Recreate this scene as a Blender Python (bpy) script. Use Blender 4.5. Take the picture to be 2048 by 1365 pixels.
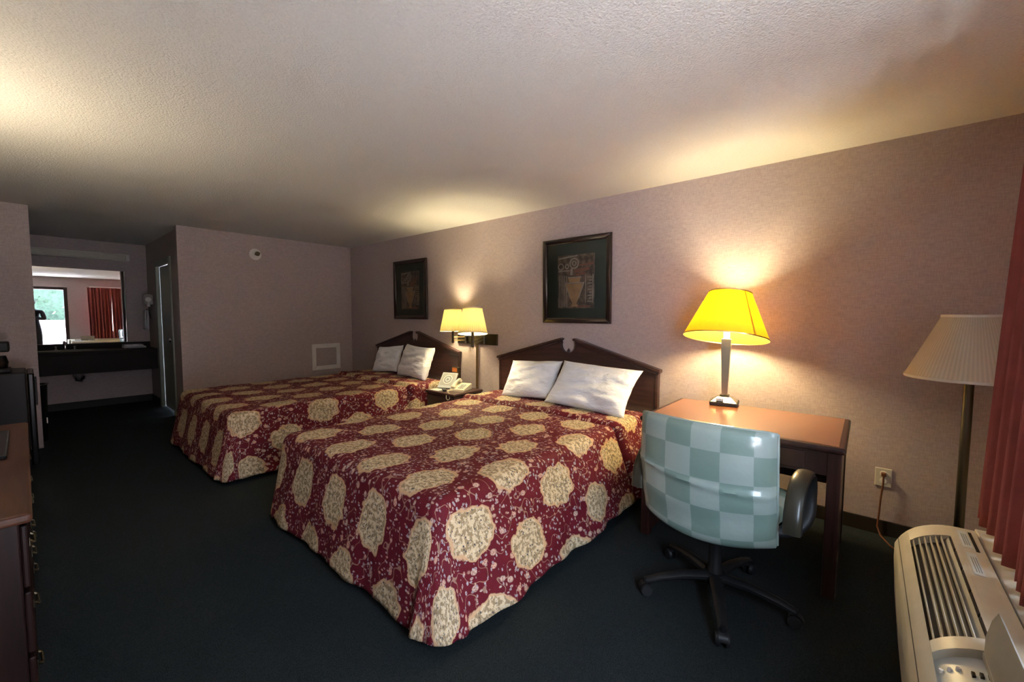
import bpy, bmesh, math, random
from mathutils import Vector, Matrix, noise as mnoise
random.seed(7)
PI = math.pi
for o in list(bpy.data.objects):
    bpy.data.objects.remove(o)
scene = bpy.context.scene
col = scene.collection

# ------------------------------------------------------------------ camera
F_PX, YAW, PITCH, ROLL, CAM_H = 831.78, 0.705408, 0.0615519, 0.00353, 1.34744
W, D, HC = 3.3965, 6.2513, 2.40          # headboard wall x, far wall y, ceiling
XL, YW, YM = -0.57, -0.68, 8.50          # left wall, window wall, vanity wall
_f = Vector((math.cos(YAW)*math.cos(PITCH), math.sin(YAW)*math.cos(PITCH), -math.sin(PITCH)))
_r = Vector((math.sin(YAW), -math.cos(YAW), 0)); _u = _r.cross(_f)
R_ = _r*math.cos(ROLL) + _u*math.sin(ROLL); U_ = -_r*math.sin(ROLL) + _u*math.cos(ROLL)
cd = bpy.data.cameras.new('camera'); cam = bpy.data.objects.new('camera', cd); col.objects.link(cam)
cd.sensor_fit = 'HORIZONTAL'; cd.sensor_width = 36; cd.lens = F_PX/2048*36; cd.clip_start = 0.01
m = Matrix((R_, U_, -_f)).transposed().to_4x4(); m.translation = (0, 0, CAM_H); cam.matrix_world = m
scene.camera = cam

# ------------------------------------------------------------------ world, sun, exposure
world = bpy.data.worlds.new('world'); scene.world = world; world.use_nodes = True
bg = world.node_tree.nodes['Background']
bg.inputs['Color'].default_value = (0.66, 0.80, 1.0, 1); bg.inputs['Strength'].default_value = 11.0
sun_d = bpy.data.lights.new('sun', 'SUN'); sun_d.energy = 42; sun_d.angle = 0.01; sun_d.color = (1, .96, .94)
sun = bpy.data.objects.new('sun', sun_d); col.objects.link(sun)
sun.rotation_euler = Vector((0.80, -0.06, -1.0)).to_track_quat('-Z', 'Y').to_euler()
por_d = bpy.data.lights.new('doorway_portal', 'AREA'); por_d.shape = 'RECTANGLE'; por_d.size = 0.92; por_d.size_y = 2.05
por_d.cycles.is_portal = True
por = bpy.data.objects.new('doorway_portal', por_d); col.objects.link(por)
por.location = (0.34, YW-0.11, 1.025); por.rotation_euler = (PI/2, 0, 0)
vs = scene.view_settings
vs.view_transform = 'Standard'; vs.look = 'None'; vs.gamma = 1; vs.use_curve_mapping = False; vs.exposure = 1.42

# ------------------------------------------------------------------ material helpers
class NT:
    def __init__(s, name):
        s.m = bpy.data.materials.new(name); s.m.use_nodes = True
        s.t = s.m.node_tree; s.n = s.t.nodes; s.l = s.t.links
        s.b = s.n['Principled BSDF']
    def node(s, typ, **kw):
        n = s.n.new(typ)
        for k, v in kw.items(): setattr(n, k, v)
        return n
    def put(s, sock, v):
        if hasattr(v, 'is_output') or isinstance(v, bpy.types.NodeSocket): s.l.new(v, sock)
        elif isinstance(v, (tuple, list)) and len(v) == 3 and sock.type == 'RGBA': sock.default_value = (*v, 1)
        else: sock.default_value = v
    def M(s, op, a, b=0.0, c=0.0, clamp=False):
        n = s.node('ShaderNodeMath', operation=op); n.use_clamp = clamp
        s.put(n.inputs[0], a); s.put(n.inputs[1], b); s.put(n.inputs[2], c)
        return n.outputs[0]
    def mix(s, f, a, b):
        n = s.node('ShaderNodeMix', data_type='RGBA')
        s.put(n.inputs[0], f); s.put(n.inputs[6], a); s.put(n.inputs[7], b)
        return n.outputs[2]
    def coord(s, kind='Object', scale=(1, 1, 1)):
        c = s.node('ShaderNodeTexCoord'); mp = s.node('ShaderNodeMapping'); mp.inputs['Scale'].default_value = scale
        s.l.new(c.outputs[kind], mp.inputs[0]); return mp.outputs[0]
    def noise(s, vec, scale, detail=2, rough=.5):
        n = s.node('ShaderNodeTexNoise'); s.put(n.inputs['Vector'], vec)
        n.inputs['Scale'].default_value = scale; n.inputs['Detail'].default_value = detail; n.inputs['Roughness'].default_value = rough
        return n.outputs['Fac']
    def vor(s, vec, scale, feature='F1'):
        n = s.node('ShaderNodeTexVoronoi', feature=feature); s.put(n.inputs['Vector'], vec); n.inputs['Scale'].default_value = scale
        return n
    def ramp(s, fac, a, b):          # smooth threshold between a and b
        n = s.node('ShaderNodeMapRange'); n.interpolation_type = 'SMOOTHSTEP'
        s.put(n.inputs[0], fac); n.inputs[1].default_value = a; n.inputs[2].default_value = b
        return n.outputs[0]
    def bump(s, h, strength, dist=0.01):
        n = s.node('ShaderNodeBump'); n.inputs['Strength'].default_value = strength; n.inputs['Distance'].default_value = dist
        s.put(n.inputs['Height'], h); s.l.new(n.outputs[0], s.b.inputs['Normal'])

def plain(name, c, rough=.5, metal=0., vary=.12, scale=18., bump=0., bscale=200., coat=0., stretch=(1, 1, 1), spec=None):
    k = NT(name)
    v = k.coord('Object', stretch)
    f = k.noise(v, scale, 3)
    d = tuple(x*(1-vary) for x in c); e = tuple(min(1, x*(1+vary)) for x in c)
    k.put(k.b.inputs['Base Color'], k.mix(f, d, e))
    k.b.inputs['Roughness'].default_value = rough; k.b.inputs['Metallic'].default_value = metal
    k.b.inputs['Coat Weight'].default_value = coat
    if spec is not None: k.b.inputs['Specular IOR Level'].default_value = spec
    if bump: k.bump(k.noise(v, bscale, 2), bump, .002)
    return k.m

def wood(name, c1, c2, rough=.3, axis=1, scale=6., coat=.0):
    k = NT(name)
    st = [7, 7, 7]; st[axis] = .6
    v = k.coord('Object', tuple(st))
    f = k.noise(v, scale, 5, .6)
    k.put(k.b.inputs['Base Color'], k.mix(k.ramp(f, .3, .7), c1, c2))
    k.b.inputs['Roughness'].default_value = rough; k.b.inputs['Coat Weight'].default_value = coat
    k.b.inputs['Coat Roughness'].default_value = .15
    k.bump(f, .08, .002)
    return k.m

def mk_wall():
    k = NT('vinyl_wallpaper')
    v = k.coord('Object')
    a = k.noise(k.coord('Object', (220, 220, 26)), 1, 2); b = k.noise(k.coord('Object', (26, 26, 240)), 1, 2)
    w = k.M('ADD', a, b)
    big = k.noise(v, 1.3, 2)
    c = k.mix(k.ramp(w, .75, 1.25), (.375, .305, .298), (.475, .395, .383))
    c = k.mix(k.M('MULTIPLY', big, .25), c, (.37, .295, .285))
    k.put(k.b.inputs['Base Color'], c); k.b.inputs['Roughness'].default_value = .48
    k.b.inputs['Specular IOR Level'].default_value = .4
    k.bump(w, .35, .0015); return k.m
def mk_ceiling():
    k = NT('stippled_ceiling'); v = k.coord('Object')
    n = k.noise(v, 85, 3, .6); p = k.vor(v, 110).outputs['Distance']
    h = k.M('SUBTRACT', n, k.M('MULTIPLY', p, .5))
    k.put(k.b.inputs['Base Color'], k.mix(n, (.56, .54, .515), (.68, .66, .63))); k.b.inputs['Roughness'].default_value = .9
    k.bump(h, .55, .009); return k.m
def mk_carpet():
    k = NT('cut_pile_carpet'); v = k.coord('Object')
    n = k.noise(v, 380, 3, .7); big = k.noise(v, 2.2, 3)
    c = k.mix(k.ramp(n, .3, .72), (.011, .0145, .016), (.050, .058, .061))
    c = k.mix(k.M('MULTIPLY', big, .4), c, (.016, .021, .024))
    k.put(k.b.inputs['Base Color'], c); k.b.inputs['Roughness'].default_value = 1; k.b.inputs['Specular IOR Level'].default_value = .05
    k.bump(n, .8, .008); return k.m
def mk_spread():
    k = NT('printed_bedspread'); uvn = k.node('ShaderNodeTexCoord'); uv = uvn.outputs['UV']
    wob = k.node('ShaderNodeTexNoise'); k.put(wob.inputs['Vector'], uv); wob.inputs['Scale'].default_value = 11; wob.inputs['Detail'].default_value = 3
    sub = k.node('ShaderNodeVectorMath', operation='SUBTRACT'); k.l.new(wob.outputs['Color'], sub.inputs[0]); sub.inputs[1].default_value = (.5, .5, .5)
    sc = k.node('ShaderNodeVectorMath', operation='SCALE'); k.l.new(sub.outputs[0], sc.inputs[0]); sc.inputs['Scale'].default_value = .10
    add = k.node('ShaderNodeVectorMath', operation='ADD'); k.l.new(uv, add.inputs[0]); k.l.new(sc.outputs[0], add.inputs[1])
    sep = k.node('ShaderNodeSeparateXYZ'); k.l.new(add.outputs[0], sep.inputs[0])
    u, v = sep.outputs[0], sep.outputs[1]
    def cell(x, per, off):
        t = k.M('ADD', k.M('DIVIDE', x, per), off)
        return k.M('MULTIPLY', k.M('SUBTRACT', k.M('FRACT', t), .5), per)
    ds = []
    for off in (0., .5):
        a = cell(u, .38, .5+off); b = cell(v, .667, .5+off)
        # pointed at the two ends along v, scalloped along the flanks
        th = k.M('ARCTAN2', a, b)
        r = k.M('SQRT', k.M('ADD', k.M('POWER', k.M('DIVIDE', k.M('ABSOLUTE', a), .116), 2.2), k.M('POWER', k.M('DIVIDE', k.M('ABSOLUTE', b), .150), 1.7)))
        ds.append(k.M('ADD', r, k.M('MULTIPLY', k.M('COSINE', k.M('MULTIPLY', th, 8.)), .035)))
    d = k.M('MINIMUM', ds[0], ds[1])
    med = k.M('SUBTRACT', 1., k.ramp(d, .93, .985)); inner = k.M('SUBTRACT', 1., k.ramp(d, .83, .885))
    # ground with vines, buds and leaves
    vine = k.M('SUBTRACT', 1., k.ramp(k.M('ABSOLUTE', k.M('SUBTRACT', k.noise(uv, 9, 1), .5)), .003, .011))
    ground = k.mix(k.noise(uv, 9, 3), (.094, .006, .012), (.14, .010, .020))
    ground = k.mix(k.M('MULTIPLY', vine, .75), ground, (.38, .24, .17))
    def blobs(scale, rad, keep, ca, cb, base, sx, sy):
        mp = k.node('ShaderNodeMapping'); k.l.new(uv, mp.inputs[0]); mp.inputs['Scale'].default_value = (sx, sy, 1); mp.inputs['Rotation'].default_value = (0, 0, .7*sx)
        vo = k.vor(mp.outputs[0], scale)
        sp = k.node('ShaderNodeSeparateColor'); k.l.new(vo.outputs['Color'], sp.inputs[0])
        ma = k.M('MULTIPLY', k.M('SUBTRACT', 1., k.ramp(vo.outputs['Distance'], rad, rad+.08)), k.M('GREATER_THAN', sp.outputs[0], keep))
        cc = k.mix(k.M('GREATER_THAN', sp.outputs[1], .5), ca, cb)
        cc = k.mix(k.ramp(k.noise(uv, 160, 1), .45, .6), cc, (.30, .16, .14))
        return k.mix(ma, base, cc)
    ground = blobs(27, .20, .2, (.42, .44, .50), (.55, .36, .25), ground, 1., 1.6)
    ground = blobs(15, .20, .22, (.62, .38, .27), (.60, .44, .34), ground, 1.25, .9)
    ground = blobs(31, .20, .3, (.30, .32, .36), (.50, .42, .36), ground, 1.5, .9)
    ground = blobs(40, .19, .35, (.46, .38, .36), (.36, .34, .38), ground, .8, 1.3)
    # medallion filling
    n1 = k.noise(uv, 46, 3, .65); n2 = k.noise(uv, 75, 2); v3 = k.vor(uv, 48)
    fill = k.mix(k.ramp(n1, .40, .56), (.30, .215, .115), (.62, .50, .32))
    fill = k.mix(k.ramp(n2, .60, .68), fill, (.70, .62, .48))
    fill = k.mix(k.M('SUBTRACT', 1., k.ramp(v3.outputs['Distance'], .15, .27)), fill, (.075, .075, .085))
    fill = k.mix(k.M('MULTIPLY', k.M('SUBTRACT', 1., k.ramp(k.M('ABSOLUTE', k.M('SUBTRACT', n1, .47)), .008, .022)), .75), fill, (.14, .10, .065))
    medc = k.mix(inner, k.mix(n2, (.50, .31, .17), (.60, .40, .23)), fill)
    k.put(k.b.inputs['Base Color'], k.mix(med, ground, medc))
    k.b.inputs['Roughness'].default_value = .7; k.b.inputs['Specular IOR Level'].default_value = .18
    q = k.noise(uv, 26, 2); k.bump(q, .35, .012)
    return k.m
def mk_checker():
    k = NT('checked_vinyl_cover'); tc = k.node('ShaderNodeTexCoord')
    ch = k.node('ShaderNodeTexChecker'); k.l.new(tc.outputs['UV'], ch.inputs['Vector']); ch.inputs['Scale'].default_value = 1/.118
    ch.inputs['Color1'].default_value = (.145, .215, .178, 1); ch.inputs['Color2'].default_value = (.27, .328, .29, 1)
    mp = k.node('ShaderNodeMapping'); k.l.new(tc.outputs['UV'], mp.inputs[0]); mp.inputs['Scale'].default_value = (600, 40, 1)
    n = k.noise(mp.outputs[0], 1, 2)
    k.put(k.b.inputs['Base Color'], k.mix(k.M('MULTIPLY', n, .3), ch.outputs['Color'], (.20, .26, .25)))
    k.b.inputs['Roughness'].default_value = .5; k.b.inputs['Coat Weight'].default_value = .8; k.b.inputs['Coat Roughness'].default_value = .12
    k.bump(k.noise(tc.outputs['UV'], 9, 3), .35, .02); return k.m
def mk_shade(name, c, through, pleats=0, mixf=.6):
    k = NT(name); out = k.n['Material Output']
    tc = k.node('ShaderNodeTexCoord')
    f = k.noise(tc.outputs['Object'], 40, 2)
    if pleats:
        sp = k.node('ShaderNodeSeparateXYZ'); k.l.new(tc.outputs['UV'], sp.inputs[0])
        f = k.M('MULTIPLY_ADD', k.M('SINE', k.M('MULTIPLY', sp.outputs[0], 2*PI*pleats)), .5, .5)
    dark = tuple(x*.86 for x in c); d2 = tuple(x*.84 for x in through)
    k.put(k.b.inputs['Base Color'], k.mix(f, dark, c)); k.b.inputs['Roughness'].default_value = .7
    tr = k.node('ShaderNodeBsdfTranslucent'); k.put(tr.inputs['Color'], k.mix(f, d2, through))
    mx = k.node('ShaderNodeMixShader'); mx.inputs[0].default_value = mixf
    k.l.new(k.b.outputs[0], mx.inputs[1]); k.l.new(tr.outputs[0], mx.inputs[2]); k.l.new(mx.outputs[0], out.inputs[0])
    if pleats: k.bump(f, .5, .003)
    return k.m
def mk_bulb(name, c, s):
    k = NT(name); k.put(k.b.inputs['Base Color'], (.9, .88, .8)); k.put(k.b.inputs['Emission Color'], c); k.b.inputs['Emission Strength'].default_value = s
    return k.m
def mk_glass(name):
    k = NT(name); out = k.n['Material Output']
    g = k.node('ShaderNodeBsdfGlossy'); g.inputs['Roughness'].default_value = .02
    t = k.node('ShaderNodeBsdfTransparent'); t.inputs['Color'].default_value = (.97, .98, .97, 1)
    fr = k.node('ShaderNodeFresnel'); fr.inputs['IOR'].default_value = 1.45
    mx = k.node('ShaderNodeMixShader'); k.l.new(fr.outputs[0], mx.inputs[0]); k.l.new(t.outputs[0], mx.inputs[1]); k.l.new(g.outputs[0], mx.inputs[2])
    k.l.new(mx.outputs[0], out.inputs[0]); return k.m
def mk_print():
    k = NT('sepia_print'); v = k.coord('Object')
    n = k.noise(v, 14, 4, .7); n2 = k.noise(k.coord('Object', (1, 40, 6)), 1.6, 3, .6)
    c = k.mix(k.ramp(n, .35, .65), (.075, .058, .046), (.26, .195, .15))
    c = k.mix(k.M('MULTIPLY', k.ramp(n2, .5, .75), .5), c, (.24, .15, .11))
    k.put(k.b.inputs['Base Color'], c); k.b.inputs['Roughness'].default_value = .6; return k.m
def mk_hedge():
    k = NT('hedge_leaves'); v = k.coord('Object'); n = k.noise(v, 9, 4, .8)
    k.put(k.b.inputs['Base Color'], k.mix(k.ramp(n, .35, .65), (.007, .021, .010), (.020, .052, .027))); k.b.inputs['Roughness'].default_value = .7; return k.m
def mk_pillow():
    k = NT('white_pillowcase'); v = k.coord('Object')
    n = k.noise(k.coord('Object', (2, 4.5, 9)), 1.3, 4, .5); w = k.noise(v, 500, 1)
    k.put(k.b.inputs['Base Color'], k.mix(w, (.76, .78, .82), (.84, .86, .90))); k.b.inputs['Roughness'].default_value = .85
    k.b.inputs['Sheen Weight'].default_value = .1
    k.bump(n, .75, .05); return k.m

M_WALL = mk_wall(); M_CEIL = mk_ceiling(); M_CARP = mk_carpet(); M_SPREAD = mk_spread(); M_CHECK = mk_checker()
M_WHITE = plain('white_paint', (.72, .70, .66), .45, bump=.1)
M_DOORP = plain('grey_green_paint', (.34, .37, .32), .45, bump=.1)
M_SHEET = plain('white_sheet', (.80, .81, .84), .85, bump=.3, bscale=60)
M_PILLOW = mk_pillow()
M_HEAD = wood('dark_mahogany', (.030, .0125, .0115), (.062, .026, .023), .33, 1, 5, .15)
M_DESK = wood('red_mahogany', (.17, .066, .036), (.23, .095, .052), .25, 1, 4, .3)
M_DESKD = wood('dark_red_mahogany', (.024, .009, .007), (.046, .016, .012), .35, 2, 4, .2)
M_BLACK = plain('black_plastic', (.011, .011, .012), .42, bump=.15, spec=.25)
M_BLACKG = plain('black_gloss', (.006, .006, .007), .25, spec=.25)
M_DRTOP = wood('dimmed_mahogany', (.060, .022, .012), (.095, .035, .018), .45, 1, 4, .1)  # dresser top: the dim light there is put into the colour
M_DRESS = wood('shaded_mahogany', (.009, .004, .004), (.018, .007, .006), .4, 2, 4)  # darker copy of the mahogany, with the dresser's shade painted in
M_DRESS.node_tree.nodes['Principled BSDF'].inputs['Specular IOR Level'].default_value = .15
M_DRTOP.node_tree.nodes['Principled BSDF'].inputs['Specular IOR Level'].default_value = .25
M_DKMET = plain('bronze_metal', (.12, .108, .078), .36, 1.)
M_BRASS = plain('aged_brass', (.62, .47, .24), .28, 1.)
M_CHROME = plain('chrome', (.75, .75, .74), .12, 1.)
M_PEWTER = plain('brushed_pewter', (.40, .38, .33), .33, 1., stretch=(1, 1, .1))
M_PTAC = plain('beige_plastic', (.50, .455, .36), .42, bump=.1)
M_LID = plain('grey_beige_plastic', (.30, .28, .235), .45)
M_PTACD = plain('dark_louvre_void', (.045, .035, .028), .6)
M_SILVER = plain('grey_panel', (.42, .43, .40), .35)
M_GREEN = plain('green_mat_board', (.046, .062, .052), .8, bump=.2)
M_PRINT = mk_print()
M_VASE = plain('ochre_print_ink', (.50, .32, .17), .6, vary=.45, scale=14)
M_STONE = plain('pale_print_ink', (.44, .39, .33), .6, vary=.5, scale=16)
M_RUST = plain('rust_print_ink', (.29, .13, .09), .6, vary=.4, scale=18)
M_GLASS = mk_glass('picture_glass')
M_CREAM = plain('cream_plastic', (.66, .60, .46), .4)
M_IVORY = plain('ivory_plastic', (.55, .52, .44), .4)
M_GREY = plain('light_grey_card', (.52, .56, .56), .5)
M_GREYD = plain('slate_print', (.18, .21, .22), .5)
M_ORANGE = plain('orange_card', (.80, .24, .05), .5)
M_CURT = plain('rust_red_curtain', (.33, .075, .065), .8, vary=.2, bump=.4, bscale=300)
M_SHADE_Y = mk_shade('yellow_shade', (.50, .32, .012), (.62, .29, .001), 0, .19)
M_SHADE_C = mk_shade('cream_pleated_shade', (.58, .53, .34), (.34, .27, .085), 46, .17)
M_SHADE_F = mk_shade('ivory_pleated_shade', (.62, .56, .43), (.7, .6, .4), 90, .3)
M_TRIMB = plain('dark_trim', (.020, .014, .010), .5)
M_BULB = mk_bulb('lit_bulb', (1, .78, .42), 25)
M_MIRROR = plain('mirror_silver', (.86, .87, .86), .0, 1., vary=.0)
M_PARA = plain('pink_stucco', (.62, .50, .50), .9, bump=.5, bscale=60)
M_CONC = plain('concrete', (.60, .58, .57), .9, bump=.4, bscale=40)
M_HEDGE = mk_hedge()
M_COUNTER = plain('dark_laminate', (.014, .010, .009), .6, spec=.25)
M_BASIN = plain('olive_porcelain', (.32, .31, .24), .25)
M_BASEB = plain('black_cove_base', (.010, .010, .010), .6)
M_CLOTH1 = plain('dark_shirt_cloth', (.020, .018, .026), .9, bump=.3)
M_CLOTH2 = plain('dark_trouser_cloth', (.014, .014, .017), .9, bump=.3)
M_SKIN = plain('skin', (.30, .17, .11), .55)
M_HAIR = plain('dark_hair', (.012, .009, .008), .6)
M_CORD = plain('brown_cord', (.13, .045, .02), .5)
M_ARMPAD = plain('olive_arm_pad', (.030, .027, .018), .3)
M_RUB = plain('rubber', (.010, .010, .012), .55)

# ------------------------------------------------------------------ geometry helpers
ORG = {}
class B:
    """collects geometry in world coordinates; build() links it as one mesh object"""
    def __init__(s):
        s.bm = bmesh.new(); s.uv = s.bm.loops.layers.uv.new('UVMap')
    def face(s, vs):
        try: return s.bm.faces.new(vs)
        except ValueError: return None
    def box(s, a, b, bev=0., seg=2):
        x0, x1 = sorted((a[0], b[0])); y0, y1 = sorted((a[1], b[1])); z0, z1 = sorted((a[2], b[2]))
        vs = [s.bm.verts.new(p) for p in ((x0, y0, z0), (x1, y0, z0), (x1, y1, z0), (x0, y1, z0), (x0, y0, z1), (x1, y0, z1), (x1, y1, z1), (x0, y1, z1))]
        fs = [s.bm.faces.new([vs[i] for i in q]) for q in ((3, 2, 1, 0), (4, 5, 6, 7), (0, 1, 5, 4), (1, 2, 6, 5), (2, 3, 7, 6), (3, 0, 4, 7))]
        if bev:
            es = list({e for f in fs for e in f.edges})
            bmesh.ops.bevel(s.bm, geom=es, offset=bev, segments=seg, affect='EDGES', profile=.5)
        return s
    def prism(s, poly, axis, a, b, bev=0.):
        """poly in the two other axes (order xyz without axis), extruded from a to b"""
        def P(p, t):
            q = list(p); q.insert('xyz'.index(axis), t); return q
        lo = [s.bm.verts.new(P(p, a)) for p in poly]; hi = [s.bm.verts.new(P(p, b)) for p in poly]
        n = len(poly); fs = [s.bm.faces.new(lo[::-1]), s.bm.faces.new(hi)]
        for i in range(n): fs.append(s.bm.faces.new((lo[i], lo[(i+1) % n], hi[(i+1) % n], hi[i])))
        if bev:
            es = list({e for e in fs[0].edges} | {e for e in fs[1].edges})
            bmesh.ops.bevel(s.bm, geom=es, offset=bev, segments=2, affect='EDGES', profile=.5)
        return s
    def lathe(s, prof, c=(0, 0, 0), seg=32, axis='z', closed=False, rfun=None):
        rings = []
        for r, z in prof:
            ring = []
            for i in range(seg):
                t = 2*PI*i/seg; rr = r*(rfun(i) if rfun else 1)
                a, b = rr*math.cos(t), rr*math.sin(t)
                p = {'z': (a, b, z), 'x': (z, a, b), 'y': (a, z, b)}[axis]
                ring.append(s.bm.verts.new((c[0]+p[0], c[1]+p[1], c[2]+p[2])))
            rings.append(ring)
        for j in range(len(rings)-1):
            for i in range(seg):
                f = s.face((rings[j][i], rings[j][(i+1) % seg], rings[j+1][(i+1) % seg], rings[j+1][i]))
                if f:
                    for lp, uu in zip(f.loops, (i, i+1, i+1, i)): lp[s.uv].uv = (uu/seg, j)
        if closed:
            s.face(rings[0][::-1]); s.face(rings[-1])
        return s
    def tube(s, path, r, seg=8, caps=True, flat=None):
        pts = [Vector(p) for p in path]; n = len(pts); rings = []
        rs = r if isinstance(r, (list, tuple)) else [r]*n
        ref = None
        for i, p in enumerate(pts):
            t = (pts[min(i+1, n-1)]-pts[max(i-1, 0)]).normalized()
            if ref is None:
                ref = Vector((0, 0, 1)) if abs(t.z) < .9 else Vector((1, 0, 0))
            a = (ref - t*ref.dot(t)).normalized(); b = t.cross(a); ref = a
            fa, fb = flat if flat else (1, 1)
            rings.append([s.bm.verts.new(p + (a*math.cos(2*PI*k/seg)*fa + b*math.sin(2*PI*k/seg)*fb)*rs[i]) for k in range(seg)])
        for j in range(n-1):
            for k in range(seg):
                s.face((rings[j][k], rings[j][(k+1) % seg], rings[j+1][(k+1) % seg], rings[j+1][k]))
        if caps: s.face(rings[0][::-1]); s.face(rings[-1])
        return s
    def grid(s, fn, nu, nv, uvf=None):
        vs = [[s.bm.verts.new(fn(i/nu, j/nv)) for i in range(nu+1)] for j in range(nv+1)]
        for j in range(nv):
            for i in range(nu):
                f = s.face((vs[j][i], vs[j][i+1], vs[j+1][i+1], vs[j+1][i]))
                if f and uvf:
                    for lp, (a, b) in zip(f.loops, ((i, j), (i+1, j), (i+1, j+1), (i, j+1))): lp[s.uv].uv = uvf(a/nu, b/nv)
        return s
    def build(s, name, mat, parent=None, label=None, cat=None, group=None, kind=None, smooth=False, local=False, sharp=None, mods=None):
        bmesh.ops.recalc_face_normals(s.bm, faces=s.bm.faces[:])
        me = bpy.data.meshes.new(name)
        if parent is not None: org = ORG[parent.name]
        elif local: org = Vector((0, 0, 0))
        else:
            xs = [v.co for v in s.bm.verts]
            mn = [min(v[i] for v in xs) for i in range(3)]; mx = [max(v[i] for v in xs) for i in range(3)]
            org = Vector(((mn[0]+mx[0])/2, (mn[1]+mx[1])/2, mn[2]))
        if not local: bmesh.ops.translate(s.bm, verts=s.bm.verts[:], vec=-org)
        s.bm.to_mesh(me); s.bm.free(); me.materials.append(mat)
        if smooth:
            me.polygons.foreach_set('use_smooth', [True]*len(me.polygons))
            me.set_sharp_from_angle(angle=math.radians(40 if sharp is None else sharp))
        o = bpy.data.objects.new(name, me); col.objects.link(o)
        if parent is not None: o.parent = parent
        else: o.location = org
        ORG[o.name] = org if not local else Vector((0, 0, 0))
        tag(o, label, cat, group, kind)
        return o
def tag(o, label=None, cat=None, group=None, kind=None):
    if label: o['label'] = label
    if cat: o['category'] = cat
    if group: o['group'] = group
    if kind: o['kind'] = kind
    return o
def thing(name, loc, label, cat, group=None, rz=0., kind=None, local=False):
    o = bpy.data.objects.new(name, None); o.empty_display_size = .05; col.objects.link(o)
    o.location = loc; o.rotation_euler = (0, 0, rz)
    ORG[o.name] = Vector((0, 0, 0)) if local else Vector(loc)
    return tag(o, label, cat, group, kind)
def point_light(name, loc, energy, c, r=.035, parent=None):
    l = bpy.data.lights.new(name, 'POINT'); l.energy = energy; l.color = c; l.shadow_soft_size = r
    o = bpy.data.objects.new(name, l); col.objects.link(o)
    if parent is not None: o.parent = parent; o.location = Vector(loc)-ORG[parent.name]
    else: o.location = loc
    return o
S = 'structure'

# ------------------------------------------------------------------ the room
T = .10
B().box((XL-T, YW-T, -.08), (W+T, YM+T, 0)).build('floor', M_CARP, kind=S, label='dark navy black carpet of the motel room')
B().box((XL-T, YW-T, HC), (W+T, YM+T, HC+.1)).build('ceiling', M_CEIL, kind=S, label='stippled off-white ceiling of the motel room')
B().box((W, YW-T, 0), (W+T, D+.12, HC)).build('wall_right', M_WALL, kind=S, label='mauve tan papered wall behind the headboards')
B().box((1.218, D, 0), (W, D+.12, HC)).build('wall_far', M_WALL, kind=S, label='mauve tan papered end wall with the access panel')
B().box((XL, D, 0), (.078, D+.12, HC)).build('wall_partition', M_WALL, kind=S, label='narrow tan partition beside the vanity alcove')
B().box((XL-T, YW-T, 0), (XL, YM+T, HC)).build('wall_left', M_WALL, kind=S, label='tan papered wall behind the dresser')
B().box((XL, YM, 0), (1.27+T, YM+T, HC)).build('wall_vanity', M_WALL, kind=S, label='shaded wall of the vanity alcove')
DX0, DX1, DZ = -.12, .80, 2.05           # entry door opening
WX0, WX1, WZ0, WZ1 = 1.30, 2.32, .78, 2.08
b = B()
for x0, x1, z0, z1 in ((XL, DX0, 0, HC), (DX0, DX1, DZ, HC), (DX1, WX0, 0, HC), (WX0, WX1, 0, WZ0), (WX0, WX1, WZ1, HC), (WX1, W, 0, HC)):
    b.box((x0, YW-T, z0), (x1, YW, z1))
b.build('wall_window', M_WALL, kind=S, label='tan wall with the entry door and the curtained window')
# alcove right wall with the bathroom door opening
BY0, BY1, BZ = 6.95, 7.77, 2.04; AX = 1.27
b = B()
for y0, y1, z0, z1 in ((D+.12, BY0, 0, HC), (BY0, BY1, BZ, HC), (BY1, YM, 0, HC)): b.box((AX, y0, z0), (AX+T, y1, z1))
b.build('wall_alcove', M_WALL, kind=S, label='shaded alcove side wall with the bathroom door')
d = thing('door_1', (AX, (BY0+BY1)/2, 0), 'closed pale bathroom door in the alcove side wall', None, kind=S)
B().box((AX+.03, BY0+.02, .01), (AX+.07, BY1-.02, BZ-.02), .004).build('door_leaf', M_DOORP, d)
for y0, y1, z0, z1 in ((BY0-.07, BY0+.02, 0, BZ+.06), (BY1-.02, BY1+.07, 0, BZ+.06)):
    B().box((AX-.018, y0, z0), (AX+.03, y1, z1), .005).build('door_casing', M_DOORP, d)
B().box((AX-.018, BY0+.02, BZ-.02), (AX+.03, BY1-.02, BZ+.06), .005).build('door_casing', M_DOORP, d)
B().lathe([(.0, 0), (.026, .004), (.03, .02), (.018, .035), (.010, .05), (.024, .055), (.028, .058)], (AX-.03, BY0+.09, 1.0), 20, 'x').build('door_knob', M_CHROME, d, smooth=True)
# entry door
d = thing('door_2', (DX0, YW, 0), 'open entry door with dark brown frame, seen in the mirror', None, kind=S)
for x0, x1, z0, z1 in ((DX0-.06, DX0+.015, 0, DZ+.06), (DX1-.015, DX1+.06, 0, DZ+.06), (DX0+.015, DX1-.015, DZ-.015, DZ+.06)):
    B().box((x0, YW-T-.005, z0), (x1, YW+.02, z1), .004).build('door_casing', M_DESKD, d)
lf = B().box((DX0-.03, YW+.03, .012), (DX0+.012, YW+.92, DZ-.025), .003).build('door_leaf', M_DESKD, d)
B().box((DX0+.012, YW+.80, .93), (DX0+.017, YW+.88, 1.08), .002).build('lock_plate', M_BRASS, lf)
B().tube([(DX0+.015, YW+.85, 1.0), (DX0+.06, YW+.85, 1.0), (DX0+.065, YW+.83, 1.0), (DX0+.065, YW+.74, 1.0)], .009).build('lever_handle', M_BRASS, lf, smooth=True)
for z in (1.0, 1.28): B().box((DX1-.02, YW-.07, z-.06), (DX1-.014, YW-.03, z+.06)).build('strike_plate', M_CHROME, d)
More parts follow.
